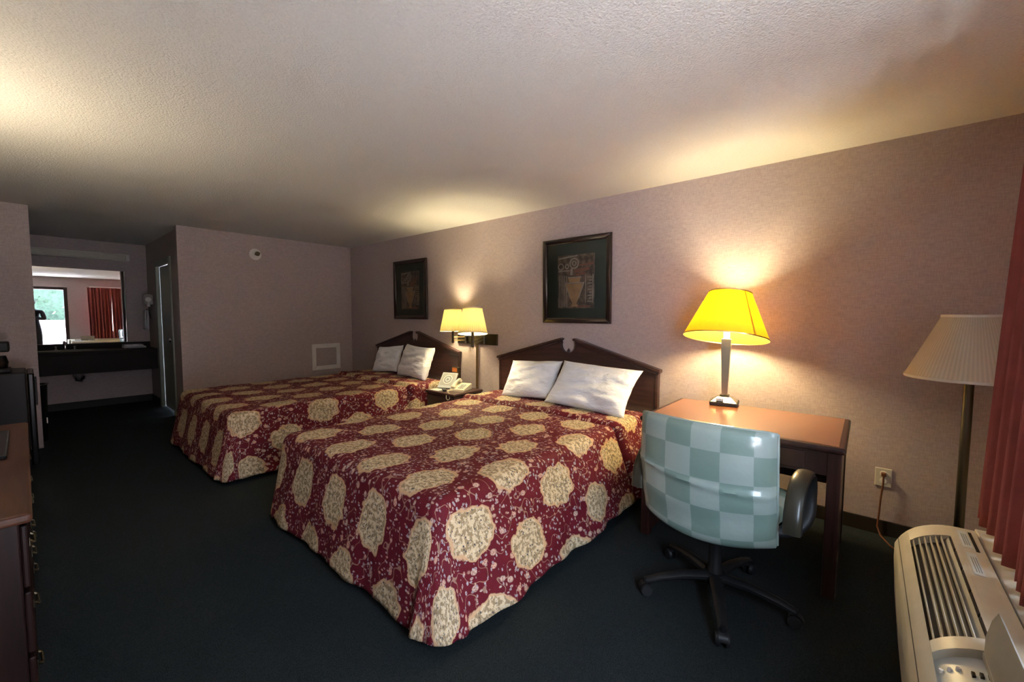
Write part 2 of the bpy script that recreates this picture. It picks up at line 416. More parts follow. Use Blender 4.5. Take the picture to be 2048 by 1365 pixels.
# window behind the curtain
w = thing('window_1', (1.81, YW-.05, WZ0), 'aluminium window behind the rust red curtains', None, kind=S)
for x0, x1, z0, z1 in ((WX0, WX0+.05, WZ0, WZ1), (WX1-.05, WX1, WZ0, WZ1), (WX0+.05, WX1-.05, WZ0, WZ0+.05), (WX0+.05, WX1-.05, WZ1-.05, WZ1), (1.79, 1.83, WZ0+.05, WZ1-.05)):
    B().box((x0, YW-.08, z0), (x1, YW-.03, z1), .003).build('window_frame', M_WHITE, w)
for x0, x1 in ((WX0+.05, 1.79), (1.83, WX1-.05)):
    B().box((x0, YW-.058, WZ0+.05), (x1, YW-.052, WZ1-.05)).build('pane', M_GLASS, w)
# baseboards
BB = 'black cove baseboard'
B().box((W-.012, YW+.38, 0), (W, D-.012, .09), .003).build('baseboard_right', M_TRIMB, kind=S, label=BB+' along the headboard wall')
B().box((1.23, D-.012, 0), (W, D, .09), .003).build('baseboard_far', M_TRIMB, kind=S, label=BB+' along the end wall')
B().box((XL+.2, YM-.012, 0), (AX, YM, .10), .003).build('baseboard_vanity', M_BASEB, kind=S, label=BB+' under the vanity')
b = B().box((AX-.012, D+.13, 0), (AX, BY0-.07, .10)); b.box((AX-.012, BY1+.07, 0), (AX, YM-.012, .10))
b.build('baseboard_alcove', M_BASEB, kind=S, label=BB+' beside the bathroom door')

# ------------------------------------------------------------------ beds
def headboard(cy, hw, label, zc=.895):
    x1, x0 = W-.004, W-.042
    t = thing('headboard', (x0, cy, 0), label, 'headboard', 'broken pediment headboards')
    zp, gap = 1.112, .088
    cz = 1.066; rr = .088
    poly = [(cy-hw, 0.02), (cy-hw, zc)]
    poly += [(cy-gap, zp)]
    for i in range(0, 13):
        a = math.radians(160+ (220*i/12))
        poly.append((cy+rr*math.cos(a)*.92, cz+rr*math.sin(a)*.85))
    poly += [(cy+gap, zp), (cy+hw, zc), (cy+hw, .02)]
    B().prism(poly, 'x', x0, x1).build('panel', M_HEAD, t)
    for sg in (-1, 1):
        # raking moulding with a lip, ending in a small curl at the gap
        p = [(cy+sg*(hw+.02), zc-.012), (cy+sg*(hw+.02), zc+.012), (cy+sg*(gap-.012), zp+.022), (cy+sg*(gap-.030), zp+.012), (cy+sg*(gap-.014), zp-.004), (cy+sg*(gap+.01), zp-.008)]
        mo = B().prism(p if sg > 0 else p[::-1], 'x', x0-.028, x1, .005).build('pediment_moulding', M_HEAD, t)
        p2 = [(cy+sg*(hw+.006), zc-.034), (cy+sg*(hw+.006), zc-.012), (cy+sg*(gap+.012), zp-.010), (cy+sg*(gap+.012), zp-.030)]
        B().prism(p2 if sg > 0 else p2[::-1], 'x', x0-.014, x0+.002, .003).build('bead', M_HEAD, mo)
        B().box((x0-.008, cy+sg*hw-.022*(sg > 0), .02), (x0+.004, cy+sg*hw+.022*(sg < 0), zc-.03), .003).build('side_stile', M_HEAD, t)
    B().lathe([(.0, 0), (.014, 0), (.010, .012), (.013, .024), (.006, .04), (.0, .05)], ((x0+x1)/2, cy, cz-.078), 14).build('finial', M_HEAD, t, smooth=True)
    return t

def bed(cy, hwid, xf, label_bed, label_spread, seed, flare_near, ztop=.555, lat=(1.945, 1.23), slim=0.):
    xh = W-.06
    t = thing('bed', ((xf+xh)/2, cy, 0), label_bed, 'bed', 'queen beds')
    B().box((xf+.06, cy-hwid+.05, .03), (xh, cy+hwid-.05, .10), .01).build('bed_base', M_TRIMB, t)
    B().box((xf+.03, cy-hwid+.02, .10), (xh, cy+hwid-.02, .30), .03, 3).build('box_spring', M_SHEET, t)
    B().box((xf+.02, cy-hwid+.01, .30), (xh, cy+hwid-.01, ztop-.022), .05, 4).build('mattress', M_SHEET, t)
    # bedspread: one cloth, unrolled coordinates a (across) and c (along), excess over the edge hangs down
    L = ztop - .005; r = .06; xe = W-.20; crease = 2.70
    y0, y1 = cy-hwid, cy+hwid
    rnd = random.Random(seed); ph = [rnd.uniform(0, 6.28) for _ in range(8)]
    def drop(dd, s, flare, amp):
        # path length dd over the edge -> outward, down
        q = r*PI/2
        if dd < q:
            a = dd/r; return r*math.sin(a), r*(1-math.cos(a))
        h = dd-q; k = h/(L-q)
        wav = (math.sin(s*9.+ph[0])+.6*math.sin(s*17.+ph[1])+.4*math.sin(s*31.+ph[2]))*amp*k
        return r + flare*h + wav*(.5+.5*k), r + h*math.sqrt(max(.2, 1-flare*flare))
    def pt(a, c):
        # a: signed excess coordinate across (world y when on top); c: world x when on top
        du = max(0, a-(y1-r)) - max(0, (y0+r)-a); dv = max(0, (xf+r)-c)
        au = abs(du); sg = 1 if du > 0 else -1
        ay = min(max(a, y0+r), y1-r); cx = max(c, xf+r)
        fl = (flare_near if sg < 0 else .10)*(1-slim*min(1, max(0, (c-2.35)/.4)))
        n = mnoise.noise(Vector((a*3.1, c*3.1, seed)))*.008 + mnoise.noise(Vector((a*9, c*9, seed+4)))*.003
        zt = ztop + n
        # fold of the spread in front of the pillows
        st = min(1, max(0, (c-crease)/.035)); bumpz = .012*st - .016*math.exp(-((c-crease)/.012)**2)
        if c > crease+.03: bumpz += .012*math.exp(-((c-crease-.06)/.05)**2)
        zt += bumpz
        if au == 0 and dv == 0: return Vector((c, a, zt))
        if dv == 0:
            o, dn = drop(au, c, fl, .014)
            o += bumpz*1.2
            return Vector((c, ay+sg*o, zt-dn))
        if au == 0:
            o, dn = drop(dv, a+5, .20, .010)
            return Vector((cx-o, a, zt-dn))
        dd = max(au, dv)
        th = (PI/4)*(dv/au) if au > dv else PI/2-(PI/4)*(au/dv)
        o, dn = drop(dd, (c if th < PI/4 else a+5), fl+(.20-fl)*th/(PI/2), .012*abs(math.cos(2*th)))
        q = max(0, (dd-r*PI/2)/(L-r*PI/2))
        o *= 1 + q*(.10*math.sin(2*th)**2)         # the loose corner falls outwards
        return Vector((cx-o*math.sin(th), ay+sg*o*math.cos(th), max(.02, zt-dn-.006*q*math.sin(2*th))))
    def axis(lo, hi, n, e):
        mid = [lo+(hi-lo)*i/n for i in range(n+1)]
        return mid
    LL = L
    av = [y0+r-LL+LL*i/30 for i in range(30)] + [y0+r+(y1-y0-2*r)*i/70 for i in range(70)] + [y1-r+LL*i/30 for i in range(31)]
    cv = [xf+r-LL+LL*i/30 for i in range(30)] + [xf+r+(xe-xf-r)*i/120 for i in range(121)]
    bb = B(); vs = [[bb.bm.verts.new(pt(a, c)) for a in av] for c in cv]
    def uvp(a, c):
        du = max(0, a-(y1-r)) - max(0, (y0+r)-a); dv = max(0, (xf+r)-c); au = abs(du)
        if au > 0 and dv > 0:
            dd = max(au, dv); th = (PI/4)*(dv/au) if au > dv else PI/2-(PI/4)*(au/dv)
            sg = 1 if du > 0 else -1
            return ((min(max(a, y0+r), y1-r)+sg*dd*math.cos(th))-lat[0], (xf+r-dd*math.sin(th))-lat[1])
        return (a-lat[0], c-lat[1])
    for j in range(len(cv)-1):
        for i in range(len(av)-1):
            f = bb.face((vs[j][i], vs[j][i+1], vs[j+1][i+1], vs[j+1][i]))
            for lp, (ii, jj) in zip(f.loops, ((i, j), (i+1, j), (i+1, j+1), (i, j+1))): lp[bb.uv].uv = uvp(av[ii], cv[jj])
    o = bb.build('bedspread', M_SPREAD, None, label_spread, 'bedspread', 'printed bedspreads', smooth=True, sharp=80)
    md = o.modifiers.new('thickness', 'SOLIDIFY'); md.thickness = .008; md.offset = 1
    return t

def pillow(c, w, h, th, lean, yawz, rollx, label, seed):
    """pillow with four pointed corners; local: width along y, height along z, leaning against the wall at +x"""
    b = B(); n = 34
    rot = Matrix.Rotation(yawz, 3, 'Z') @ Matrix.Rotation(lean, 3, 'Y') @ Matrix.Rotation(rollx, 3, 'X')
    def f(side):
        def g(u, v):
            a, q = u*2-1, v*2-1
            edge = (1-abs(a)**2.6)*(1-abs(q)**2.6)
            pinch = 1 - .085*(1-q*q)*abs(a)**3*1.0
            pz = 1 - .085*(1-a*a)*abs(q)**3
            t = th*.5*max(0, edge)**.42
            wr = mnoise.noise(Vector((a*1.7+seed, q*2.6, side*3)))*.020 + mnoise.noise(Vector((a*3.5+seed, q*7, side*3)))*.010
            wr += .006*math.sin((q*1.2+a*.5)*11+seed)*max(0, edge)
            p = Vector((side*(t + wr*min(1, edge*2.5)), a*w/2*pinch, q*h/2*pz))
            return Vector(c) + rot @ p
        return g
    b.grid(f(1), n, n); b.grid(f(-1), n, n)
    bmesh.ops.remove_doubles(b.bm, verts=b.bm.verts[:], dist=.0008)
    zmin = min(v.co.z for v in b.bm.verts)
    return b.build('pillow', M_PILLOW, None, label, 'pillow', 'white bed pillows', smooth=True, sharp=80)

headboard(2.158, .877, 'dark mahogany pediment headboard of the bed beside the desk')
headboard(4.566, .871, 'dark mahogany pediment headboard of the bed by the far wall', .90)
bed(2.125, .80, 1.075, 'queen bed with white mattress beside the writing desk', 'burgundy bedspread with cream medallions on the bed beside the desk', 3, .36)
bed(4.596, .80, 1.02, 'queen bed with white mattress by the far wall', 'burgundy bedspread with cream medallions on the bed by the far wall', 11, .14, .555, (4.50, 1.10), .85)
pillow((3.125, 2.415, .742), .56, .41, .15, .64, .10, -.06, 'white pillow on the bed beside the desk, end toward the nightstand', 1.3)
pillow((3.07, 1.74, .748), .78, .45, .15, .69, -.03, .04, 'wide white pillow on the bed beside the desk, end toward the lamp', 5.1)
pillow((3.195, 4.94, .750), .50, .38, .13, .42, .08, -.10, 'white pillow on the far bed, end toward the access panel', 8.2)
pillow((3.135, 4.24, .768), .62, .42, .18, .36, -.06, .03, 'plump white pillow on the far bed, end toward the telephone', 2.4)

# ------------------------------------------------------------------ nightstand and what stands on it
NY0, NY1, NX0, NX1, NZ = 3.27, 3.715, 2.90, W-.075, .515
t = thing('nightstand', ((NX0+NX1)/2, (NY0+NY1)/2, 0), 'dark mahogany nightstand between the two beds', 'nightstand')
B().box((NX0-.018, NY0-.018, NZ-.028), (NX1, NY1+.018, NZ), .010, 3).build('top', M_HEAD, t)
B().box((NX0, NY0, .06), (NX1-.005, NY1, NZ-.028), .004).build('body', M_HEAD, t)
B().box((NX0+.02, NY0+.02, 0), (NX1-.03, NY1-.02, .06)).build('plinth', M_TRIMB, t)
for z0, z1 in ((.285, NZ-.045), (.09, .27)):
    dr = B().box((NX0-.014, NY0+.02, z0), (NX0, NY1-.02, z1), .005).build('drawer', M_HEAD, t)
    cy, cz = (NY0+NY1)/2, (z0+z1)/2
    pl = B()
    pl.prism([(cy-.05, cz), (cy-.035, cz+.02), (cy-.012, cz+.014), (cy, cz+.026), (cy+.012, cz+.014), (cy+.035, cz+.02), (cy+.05, cz), (cy+.035, cz-.02), (cy, cz-.026), (cy-.035, cz-.02)], 'x', NX0-.018, NX0-.014)
    pl.tube([(NX0-.018, cy-.036, cz), (NX0-.034, cy-.034, cz-.006), (NX0-.036, cy, cz-.022), (NX0-.034, cy+.034, cz-.006), (NX0-.018, cy+.036, cz)], .004)
    pl.build('drawer_pull', M_DKMET, dr)
# telephone (local frame: x out of wall reversed, rotated)
t = thing('telephone', (3.13, 3.41, NZ), 'cream corded telephone with handset on the nightstand', 'telephone', rz=math.radians(20), local=True)
B().prism([(-.10, 0), (.10, 0), (.10, .062), (.085, .068), (-.095, .026), (-.10, .02)], 'y', -.088, .088, .006).build('phone_base', M_CREAM, t, local=True)
hs = B(); hs.tube([(-.085, .055, .052), (-.06, .055, .066), (0, .055, .088), (.06, .055, .104), (.088, .055, .098)], [.016, .017, .015, .017, .018], 10)
hs.lathe([(.0, -.018), (.026, -.018), (.028, .0), (.018, .012)], (-.075, .055, .052), 16); hs.lathe([(.0, -.018), (.026, -.018), (.028, .0), (.018, .012)], (.078, .055, .092), 16)
hs.build('handset', M_CREAM, t, local=True, smooth=True)
kp = B().prism([(-.08, .032), (.03, .0575), (.03, .060), (-.08, .0345)], 'y', -.075, .012).build('keypad', M_IVORY, t, local=True)
for i in range(4):
    for j in range(3):
        x = -.066+i*.026; z = .035+(x+.08)*.232
        B().box((x-.008, -.062+j*.022, z-.002), (x+.008, -.047+j*.022, z+.003), .001, 1).build('key', M_GREYD, kp, local=True)
cp = [(-.085, .055, .04), (-.12, .05, .012), (-.17, .03, .006)]
coil = []
for i in range(60):
    k = i/59; a = k*2*PI*10
    base = Vector((-.115-.11*k, .05-.02*k, .012)) if k < .6 else Vector((-.181-.05*(k-.6), .038-.1*(k-.6), .012-.09*(k-.6)*2.5*.4))
    coil.append(base+Vector((0, math.cos(a)*.006, math.sin(a)*.006+.004)))
coil = [c+Vector((0, .05*i/59, 0)) for i, c in enumerate(coil)]
coil += [Vector((-.252, .045, -.02)), Vector((-.262, .04, -.05)), Vector((-.264, .02, -.066)), Vector((-.260, .0, -.052)), Vector((-.256, .003, -.02)), Vector((-.24, .018, .010))]
B().tube([(-.085, .055, .04), (-.10, .052, .02)]+[tuple(c) for c in coil], .0035, 6).build('coiled_cord', M_CREAM, t, local=True, smooth=True)
# tent card with a ring emblem
t = thing('card_stand', (3.06, 3.60, NZ+.0062), 'grey slanted card stand with ring emblem beside the telephone', 'card stand', rz=math.radians(18), local=True)
cs = Matrix.Rotation(math.radians(40), 4, 'Y')
b = B().box((-.009, -.098, 0), (.009, .098, .205), .003); bmesh.ops.transform(b.bm, matrix=cs, verts=b.bm.verts[:])
bd = b.build('board', M_GREY, t, local=True)
def card(name, mat, x, y0, y1, z0, z1, par):
    b = B().box((-.0105-x, y0, z0), (-.009, y1, z1)); bmesh.ops.transform(b.bm, matrix=cs, verts=b.bm.verts[:]); return b.build(name, mat, par, local=True)
card('printed_field', M_SILVER, 0, -.084, .084, .035, .193, bd)
for r0, r1, mt, xx in ((.0, .058, M_WHITE, -.0112), (.036, .046, M_GREYD, -.0118), (.0, .036, M_GREY, -.0118), (.0, .012, M_GREYD, -.0124)):
    b = B(); b.lathe([(max(r0, .0005), xx), (r1, xx), (r1, xx+.001), (max(r0, .0005), xx+.001)], (0, 0, .112), 36, 'x'); bmesh.ops.transform(b.bm, matrix=cs, verts=b.bm.verts[:])
    b.build('ring_emblem', mt, bd, local=True)
B().box((.075, -.05, 0), (.10, .05, .105)).build('easel_foot', M_GREYD, t, local=True)
t = B().box((3.245, 3.585, NZ), (3.285, 3.70, NZ+.225), .006).build('orange_leaflet', M_DKMET, None, 'dark leaflet box with an orange front behind the card stand', 'leaflet')
B().box((3.242, 3.60, NZ+.17), (3.2455, 3.685, NZ+.22)).build('orange_front', M_ORANGE, t)
t = thing('remote_control', (2.98, 3.52, NZ), 'black remote control lying on papers on the nightstand', 'remote control', rz=math.radians(55), local=True)
B().box((-.07, -.02, .003), (.07, .02, .02), .005).build('remote_body', M_BLACK, t, local=True)
for i in range(4):
    for j in range(2): B().box((-.05+i*.022, -.012+j*.016, .019), (-.038+i*.022, -.004+j*.016, .0225)).build('remote_button', M_GREYD, t, local=True)
B().box((2.915, 3.55, NZ), (3.02, 3.70, NZ+.003)).build('paper_pad', M_WHITE, None, 'white paper pad on the nightstand under the card stand', 'paper')

# ------------------------------------------------------------------ lit wall lamps with swing arms
py0, py1, pz0, pz1 = 3.09, 3.73, 1.012, 1.138
t = thing('swing_arm_lamp', (W, (py0+py1)/2, pz0), 'lit twin swing arm wall lamp with cream pleated shades above the nightstand', 'wall lamp')
B().box((W-.026, py0, pz0), (W-.002, py1, pz1), .006).build('wall_plate', M_DKMET, t)
def swing(xl, yl, y_piv, e):
    zs = 1.165; zc_ = zs+.12
    TT = Matrix.Translation((xl, yl, zc_)) @ Matrix.Rotation(math.radians(e), 4, Vector((-yl, xl, 0)).normalized()) @ Matrix.Translation((-xl, -yl, -zc_))
    def tq(b): bmesh.ops.transform(b.bm, matrix=TT, verts=b.bm.verts[:]); return b
    px = W-.055
    pv = B().lathe([(.0, 1.022), (.014, 1.022), (.014, 1.125), (.0, 1.125)], (px, y_piv, 0), 16).build('arm_pivot', M_DKMET, t, smooth=True)
    B().box((px-.005, y_piv-.012, 1.05), (W-.025, y_piv+.012, 1.10), .003).build('bracket', M_DKMET, pv)
    dv = Vector((xl-px, yl-y_piv, 0))
    for z in (1.057, 1.095):
        B().tube([(px, y_piv, z), (px+dv.x, y_piv+dv.y, z)], .0055, 10).build('arm_rod', M_BRASS, t, smooth=True)
    so = B().lathe([(.0, 1.028), (.013, 1.028), (.014, 1.034), (.014, 1.185), (.018, 1.19), (.018, 1.225), (.0, 1.225)], (xl, yl, 0), 18).build('lamp_socket', M_DKMET, t, smooth=True)
    B().lathe([(.0, 1.012), (.007, 1.012), (.008, 1.022), (.005, 1.03), (.0, 1.03)], (xl, yl, 0), 12).build('socket_knob', M_BRASS, so, smooth=True)
    sh = tq(B().lathe([(.146, zs), (.096, zs+.245)], (xl, yl, 0), 184, rfun=lambda i: 1+.006*(i % 4 in (0, 1)))).build('lamp_shade', M_SHADE_C, t, smooth=True, sharp=180)
    for rr, z in ((.147, zs), (.097, zs+.245)):
        tq(B().lathe([(rr-.002, z-.004), (rr+.002, z-.004), (rr+.002, z+.005), (rr-.002, z+.005), (rr-.002, z-.004)], (xl, yl, 0), 48)).build('shade_rim', M_CREAM, sh, smooth=True)
    bl = B().lathe([(.0, 1.225), (.013, 1.225), (.014, 1.245), (.03, 1.275), (.033, 1.295), (.024, 1.32), (.0, 1.332)], (xl, yl, 0), 16).build('bulb', M_BULB, t, smooth=True)
    bl.visible_shadow = True
    return (xl, yl, 1.29)
SC_E = 42.0; SC_C = (1, .83, .48)
LL = swing(3.205, 3.625, 3.56, 3); LR = swing(2.90, 2.985, 3.26, 9)
# ------------------------------------------------------------------ bulbs are lights of their lamps
for L_ in (LL, LR): point_light('bulb_light', L_, SC_E, SC_C, .04, t)
B().box((W-.018, 3.395, .50), (W-.002, 3.425, pz0), .003).build('cord_cover', M_BRASS, t)

# ------------------------------------------------------------------ framed prints
def picture(y0, y1, z0, z1, tilt, label, variant):
    t = thing('framed_print', (W-.004, (y0+y1)/2, z0), label, 'picture', 'framed vase prints')
    fw = .052; x1 = W-.006; cy = (y0+y1)/2
    def ln(b):   # lean: the top stands off the wall a little
        for v in b.bm.verts: v.co.x -= (v.co.z-z0)*tilt
        return b
    for A in (((y0, z0), (y1, z0), (y1-fw, z0+fw), (y0+fw, z0+fw)), ((y0+fw, z1-fw), (y1-fw, z1-fw), (y1, z1), (y0, z1)),
              ((y0, z0), (y0+fw, z0+fw), (y0+fw, z1-fw), (y0, z1)), ((y1-fw, z0+fw), (y1, z0), (y1, z1), (y1-fw, z1-fw))):
        ln(B().prism(A, 'x', x1-.03, x1, .009)).build('frame_rail', M_BLKF, t, smooth=True, sharp=50)
    ln(B().box((x1-.012, y0+fw-.004, z0+fw-.004), (x1-.002, y1-fw+.004, z1-fw+.004))).build('mat_board', M_GREEN, t)
    iw, ih = .40, .50; a0, a1 = cy-iw/2, cy+iw/2; b0 = (z0+z1)/2-ih/2-.01; b1 = b0+ih
    xs = x1-.012
    pr = ln(B().box((xs-.0015, a0, b0), (xs, a1, b1))).build('print', M_PRINT, t)
    def Y(u): return a1-(a1-a0)*u          # u runs left to right as seen
    def Z(v): return b0+(b1-b0)*v
    def ink(nm, polys, mat, k=1):
        b = B()
        for p in polys: b.prism([(Y(u), Z(v)) for u, v in p], 'x', xs-.0016-.0006*k, xs-.0014)
        return ln(b).build(nm, mat, pr)
    vx = .47 if variant == 0 else .5
    cols = [[(.03+.055*i, .02), (.055+.055*i, .02), (.055+.05*i, .62), (.035+.05*i, .62)] for i in range(5)]
    ink('column_flutes', cols, M_STONE)
    def ring(cu, cv, ro, ri, n=18):
        out = []
        for i in range(n):
            a, c = 2*PI*i/n, 2*PI*(i+1)/n
            out.append([(cu+ro*math.cos(a), cv+ro*math.sin(a)*.8), (cu+ro*math.cos(c), cv+ro*math.sin(c)*.8), (cu+ri*math.cos(c), cv+ri*math.sin(c)*.8), (cu+ri*math.cos(a), cv+ri*math.sin(a)*.8)])
        return out
    ink('capital_scrolls', ring(.46, .84, .13, .10)+ring(.46, .84, .06, .035)+ring(.09, .79, .085, .06)+ring(.26, .79, .06, .03), M_STONE, 2)
    ink('entablature', [[(.02, .93), (.55, .97), (.55, .99), (.02, .96)], [(.02, .69), (.34, .70), (.34, .72), (.02, .72)], [(.35, .62), (.42, .62), (.42, .75), (.36, .75)]], M_STONE, 2)
    for rp in [[(.48, .66), (.86, .70), (.86, .755), (.48, .72)], [(.50, .60), (.80, .63), (.72, .67), (.50, .64)], [(.60, .78), (.98, .80), (.98, .84), (.60, .81)], [(.5, .02), (.9, .02), (.9, .05), (.5, .05)]]:
        ink('rust_block', [rp], M_RUST)
    ink('frieze_marks', [[(.82+.04*(i % 2), .12+.055*i), (.93, .12+.055*i), (.93, .135+.055*i), (.82+.04*(i % 2), .135+.055*i)] for i in range(9)] + [[(.95, .1), (.97, .1), (.97, .62), (.95, .62)], [(.76, .1), (.775, .1), (.775, .62), (.76, .62)]], M_STONE)
    ink('vase', [[(vx-.10, .03), (vx+.10, .03), (vx+.055, .10), (vx+.10, .16), (vx+.20, .34), (vx+.235, .46), (vx-.235, .46), (vx-.20, .34), (vx-.10, .16), (vx-.055, .10)],
                 [(vx-.13, .47), (vx+.13, .47), (vx+.17, .575), (vx-.17, .575)]], M_VASE, 3)
    ink('vase_handles', [[(vx-.26, .465), (vx+.26, .465), (vx+.26, .485), (vx-.26, .485)], [(vx+.235, .465), (vx+.265, .465), (vx+.13, .20), (vx+.11, .21)], [(vx-.265, .465), (vx-.235, .465), (vx-.11, .21), (vx-.13, .20)],
                         [(vx-.18, .57), (vx+.18, .57), (vx+.18, .59), (vx-.18, .59)]], M_STONE, 4)
    ln(B().grid(lambda u, v: (x1-.019, y0+fw-.004+(y1-y0-2*fw+.008)*u, z0+fw-.004+(z1-z0-2*fw+.008)*v), 1, 1)).build('glass', M_GLASS, t)
M_BLKF = wood('black_cherry_frame', (.010, .006, .006), (.026, .012, .010), .2, 2, 5, .4)
picture(1.722, 2.462, 1.275, 2.078, .012, 'framed vase and column print above the bed beside the desk', 0)
picture(4.303, 5.030, 1.292, 2.080, .010, 'framed vase and column print above the far bed', 1)

# ------------------------------------------------------------------ desk and desk lamp
DX_0, DX_1, DY_0, DY_1, DZT = 2.41, 3.15, .045, 1.03, .740
t = thing('writing_desk', ((DX_0+DX_1)/2, (DY_0+DY_1)/2, 0), 'red mahogany writing desk with dark apron under the yellow lamp', 'desk')
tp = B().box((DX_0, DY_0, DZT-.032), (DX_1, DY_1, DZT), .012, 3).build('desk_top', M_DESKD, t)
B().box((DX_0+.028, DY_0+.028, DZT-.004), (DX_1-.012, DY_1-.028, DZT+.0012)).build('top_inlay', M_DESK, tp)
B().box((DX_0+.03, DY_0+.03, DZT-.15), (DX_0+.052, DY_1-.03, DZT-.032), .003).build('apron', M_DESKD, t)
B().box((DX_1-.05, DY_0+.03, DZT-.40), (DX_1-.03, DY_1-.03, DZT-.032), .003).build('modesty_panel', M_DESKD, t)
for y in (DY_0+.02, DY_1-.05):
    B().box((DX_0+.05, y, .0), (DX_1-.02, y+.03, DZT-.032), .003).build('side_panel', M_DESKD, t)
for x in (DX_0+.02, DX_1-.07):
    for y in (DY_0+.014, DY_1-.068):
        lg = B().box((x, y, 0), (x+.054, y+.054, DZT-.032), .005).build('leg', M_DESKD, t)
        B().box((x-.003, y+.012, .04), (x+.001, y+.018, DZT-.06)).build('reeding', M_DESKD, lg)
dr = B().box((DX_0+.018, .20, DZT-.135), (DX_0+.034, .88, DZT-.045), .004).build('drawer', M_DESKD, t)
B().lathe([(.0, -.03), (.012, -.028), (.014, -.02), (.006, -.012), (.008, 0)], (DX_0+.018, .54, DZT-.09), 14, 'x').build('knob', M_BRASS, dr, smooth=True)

lx, ly, lz = 3.105, .722, DZT+.0015
t = thing('table_lamp', (lx, ly, lz), 'lit table lamp with yellow drum shade and pewter column on the desk', 'lamp', rz=math.radians(8), local=True)
B().box((-.085, -.085, 0), (.085, .085, .026), .006).build('lamp_base', M_TRIMB, t, local=True)
b = B(); b.lathe([(.110, .026), (.058, .056)], (0, 0, 0), 4, closed=True)
bmesh.ops.rotate(b.bm, matrix=Matrix.Rotation(PI/4, 3, 'Z'), verts=b.bm.verts[:]); bp = b.build('base_cap', M_PEWTER, t, local=True)
B().box((-.080, .0, .035), (-.066, .045, .050)).build('clock_display', M_GREY, bp, local=True)
B().box((-.028, -.028, .056), (.028, .028, .070), .004).build('column_collar', M_DKMET, t, local=True)
b = B(); b.lathe([(.024, .070), (.026, .10), (.043, .435), (.043, .450), (.030, .452)], (0, 0, 0), 4, closed=True)
bmesh.ops.rotate(b.bm, matrix=Matrix.Rotation(PI/4, 3, 'Z'), verts=b.bm.verts[:]); b.build('column', M_PEWTER, t, local=True)
B().lathe([(.0, .452), (.021, .452), (.021, .50), (.0, .50)], (0, 0, 0), 16, ).build('lamp_socket', M_IVORY, t, local=True, smooth=True)
zs0, zs1 = .455, .762
zm = (zs0+zs1)/2
TL = Matrix.Translation((0, 0, zm)) @ Matrix.Rotation(math.radians(3), 4, 'X') @ Matrix.Rotation(math.radians(12), 4, 'Y') @ Matrix.Translation((0, 0, -zm))   # the shade sits askew
def tl(b): bmesh.ops.transform(b.bm, matrix=TL, verts=b.bm.verts[:]); return b
sh = tl(B().lathe([(.262, zs0), (.134, zs1)], (0, 0, 0), 64)).build('lamp_shade', M_SHADE_Y, t, local=True, smooth=True, sharp=180)
for rr, z in ((.263, zs0), (.135, zs1)):
    tl(B().lathe([(rr-.002, z-.003), (rr+.002, z-.003), (rr+.002, z+.004), (rr-.002, z+.004), (rr-.002, z-.003)], (0, 0, 0), 64)).build('shade_rim', M_BRASS, sh, local=True, smooth=True)
a = math.radians(232-8)      # overlapped seam of the shade
def seamf(u, v):
    r = .262+(.134-.262)*v+.0012; an = a+(u-.5)*.055
    return (r*math.cos(an), r*math.sin(an), zs0+(zs1-zs0)*v)
tl(B().grid(seamf, 2, 2)).build('shade_seam', M_SHADE_Y, sh, local=True)
for k in range(3):
    an = 2*PI*k/3; tl(B().tube([(.008*math.cos(an), .008*math.sin(an), zs1-.012), (.133*math.cos(an), .133*math.sin(an), zs1-.004)], .0018, 6)).build('shade_spider', M_BRASS, sh, local=True)
B().lathe([(.0, .50), (.014, .50), (.016, .53), (.031, .565), (.033, .59), (.022, .62), (.0, .63)], (0, 0, 0), 16).build('bulb', M_BULB, t, local=True, smooth=True)
pl = point_light('bulb_light', (0, 0, 0), 29.0, (1, .82, .45), .07); pl.parent = t; pl.location = (0, 0, .585)

# ------------------------------------------------------------------ office chair with its back to the room
t = thing('office_chair', (2.10, .505, 0), 'swivel office chair in a teal checked cover pulled up to the desk', 'chair', rz=math.radians(-4), local=True)
# local: front is +x, back is -x
def back_pt(side):
    def g(u, v):
        a = u*2-1                         # across
        hw = .290 - .012*v - .012*(1-v)**3
        y = a*hw
        zb = .415 - .040*(1-a*a); zt = .905 - .010*abs(a)**3
        z = zb+(zt-zb)*v
        x = -.235 - .055*v + .075*a*a - .02*math.sin(PI*v)
        e = (1-abs(a)**10)*(1-abs(2*v-1)**14)
        th = .030*max(0, e)**.5
        wr = .004*math.sin(7*v*PI+a*2)*(1-v)+ .012*math.exp(-((v-.52-.04*a)/.022)**2)
        return (x + (th+.012 if side > 0 else -th-wr), y, z)
    return g
b = B(); uvf = lambda u, v: (u*.585+.05, v*.50+.07)
b.grid(back_pt(1), 40, 40, uvf); b.grid(back_pt(-1), 40, 40, uvf)
bmesh.ops.remove_doubles(b.bm, verts=b.bm.verts[:], dist=.0005)
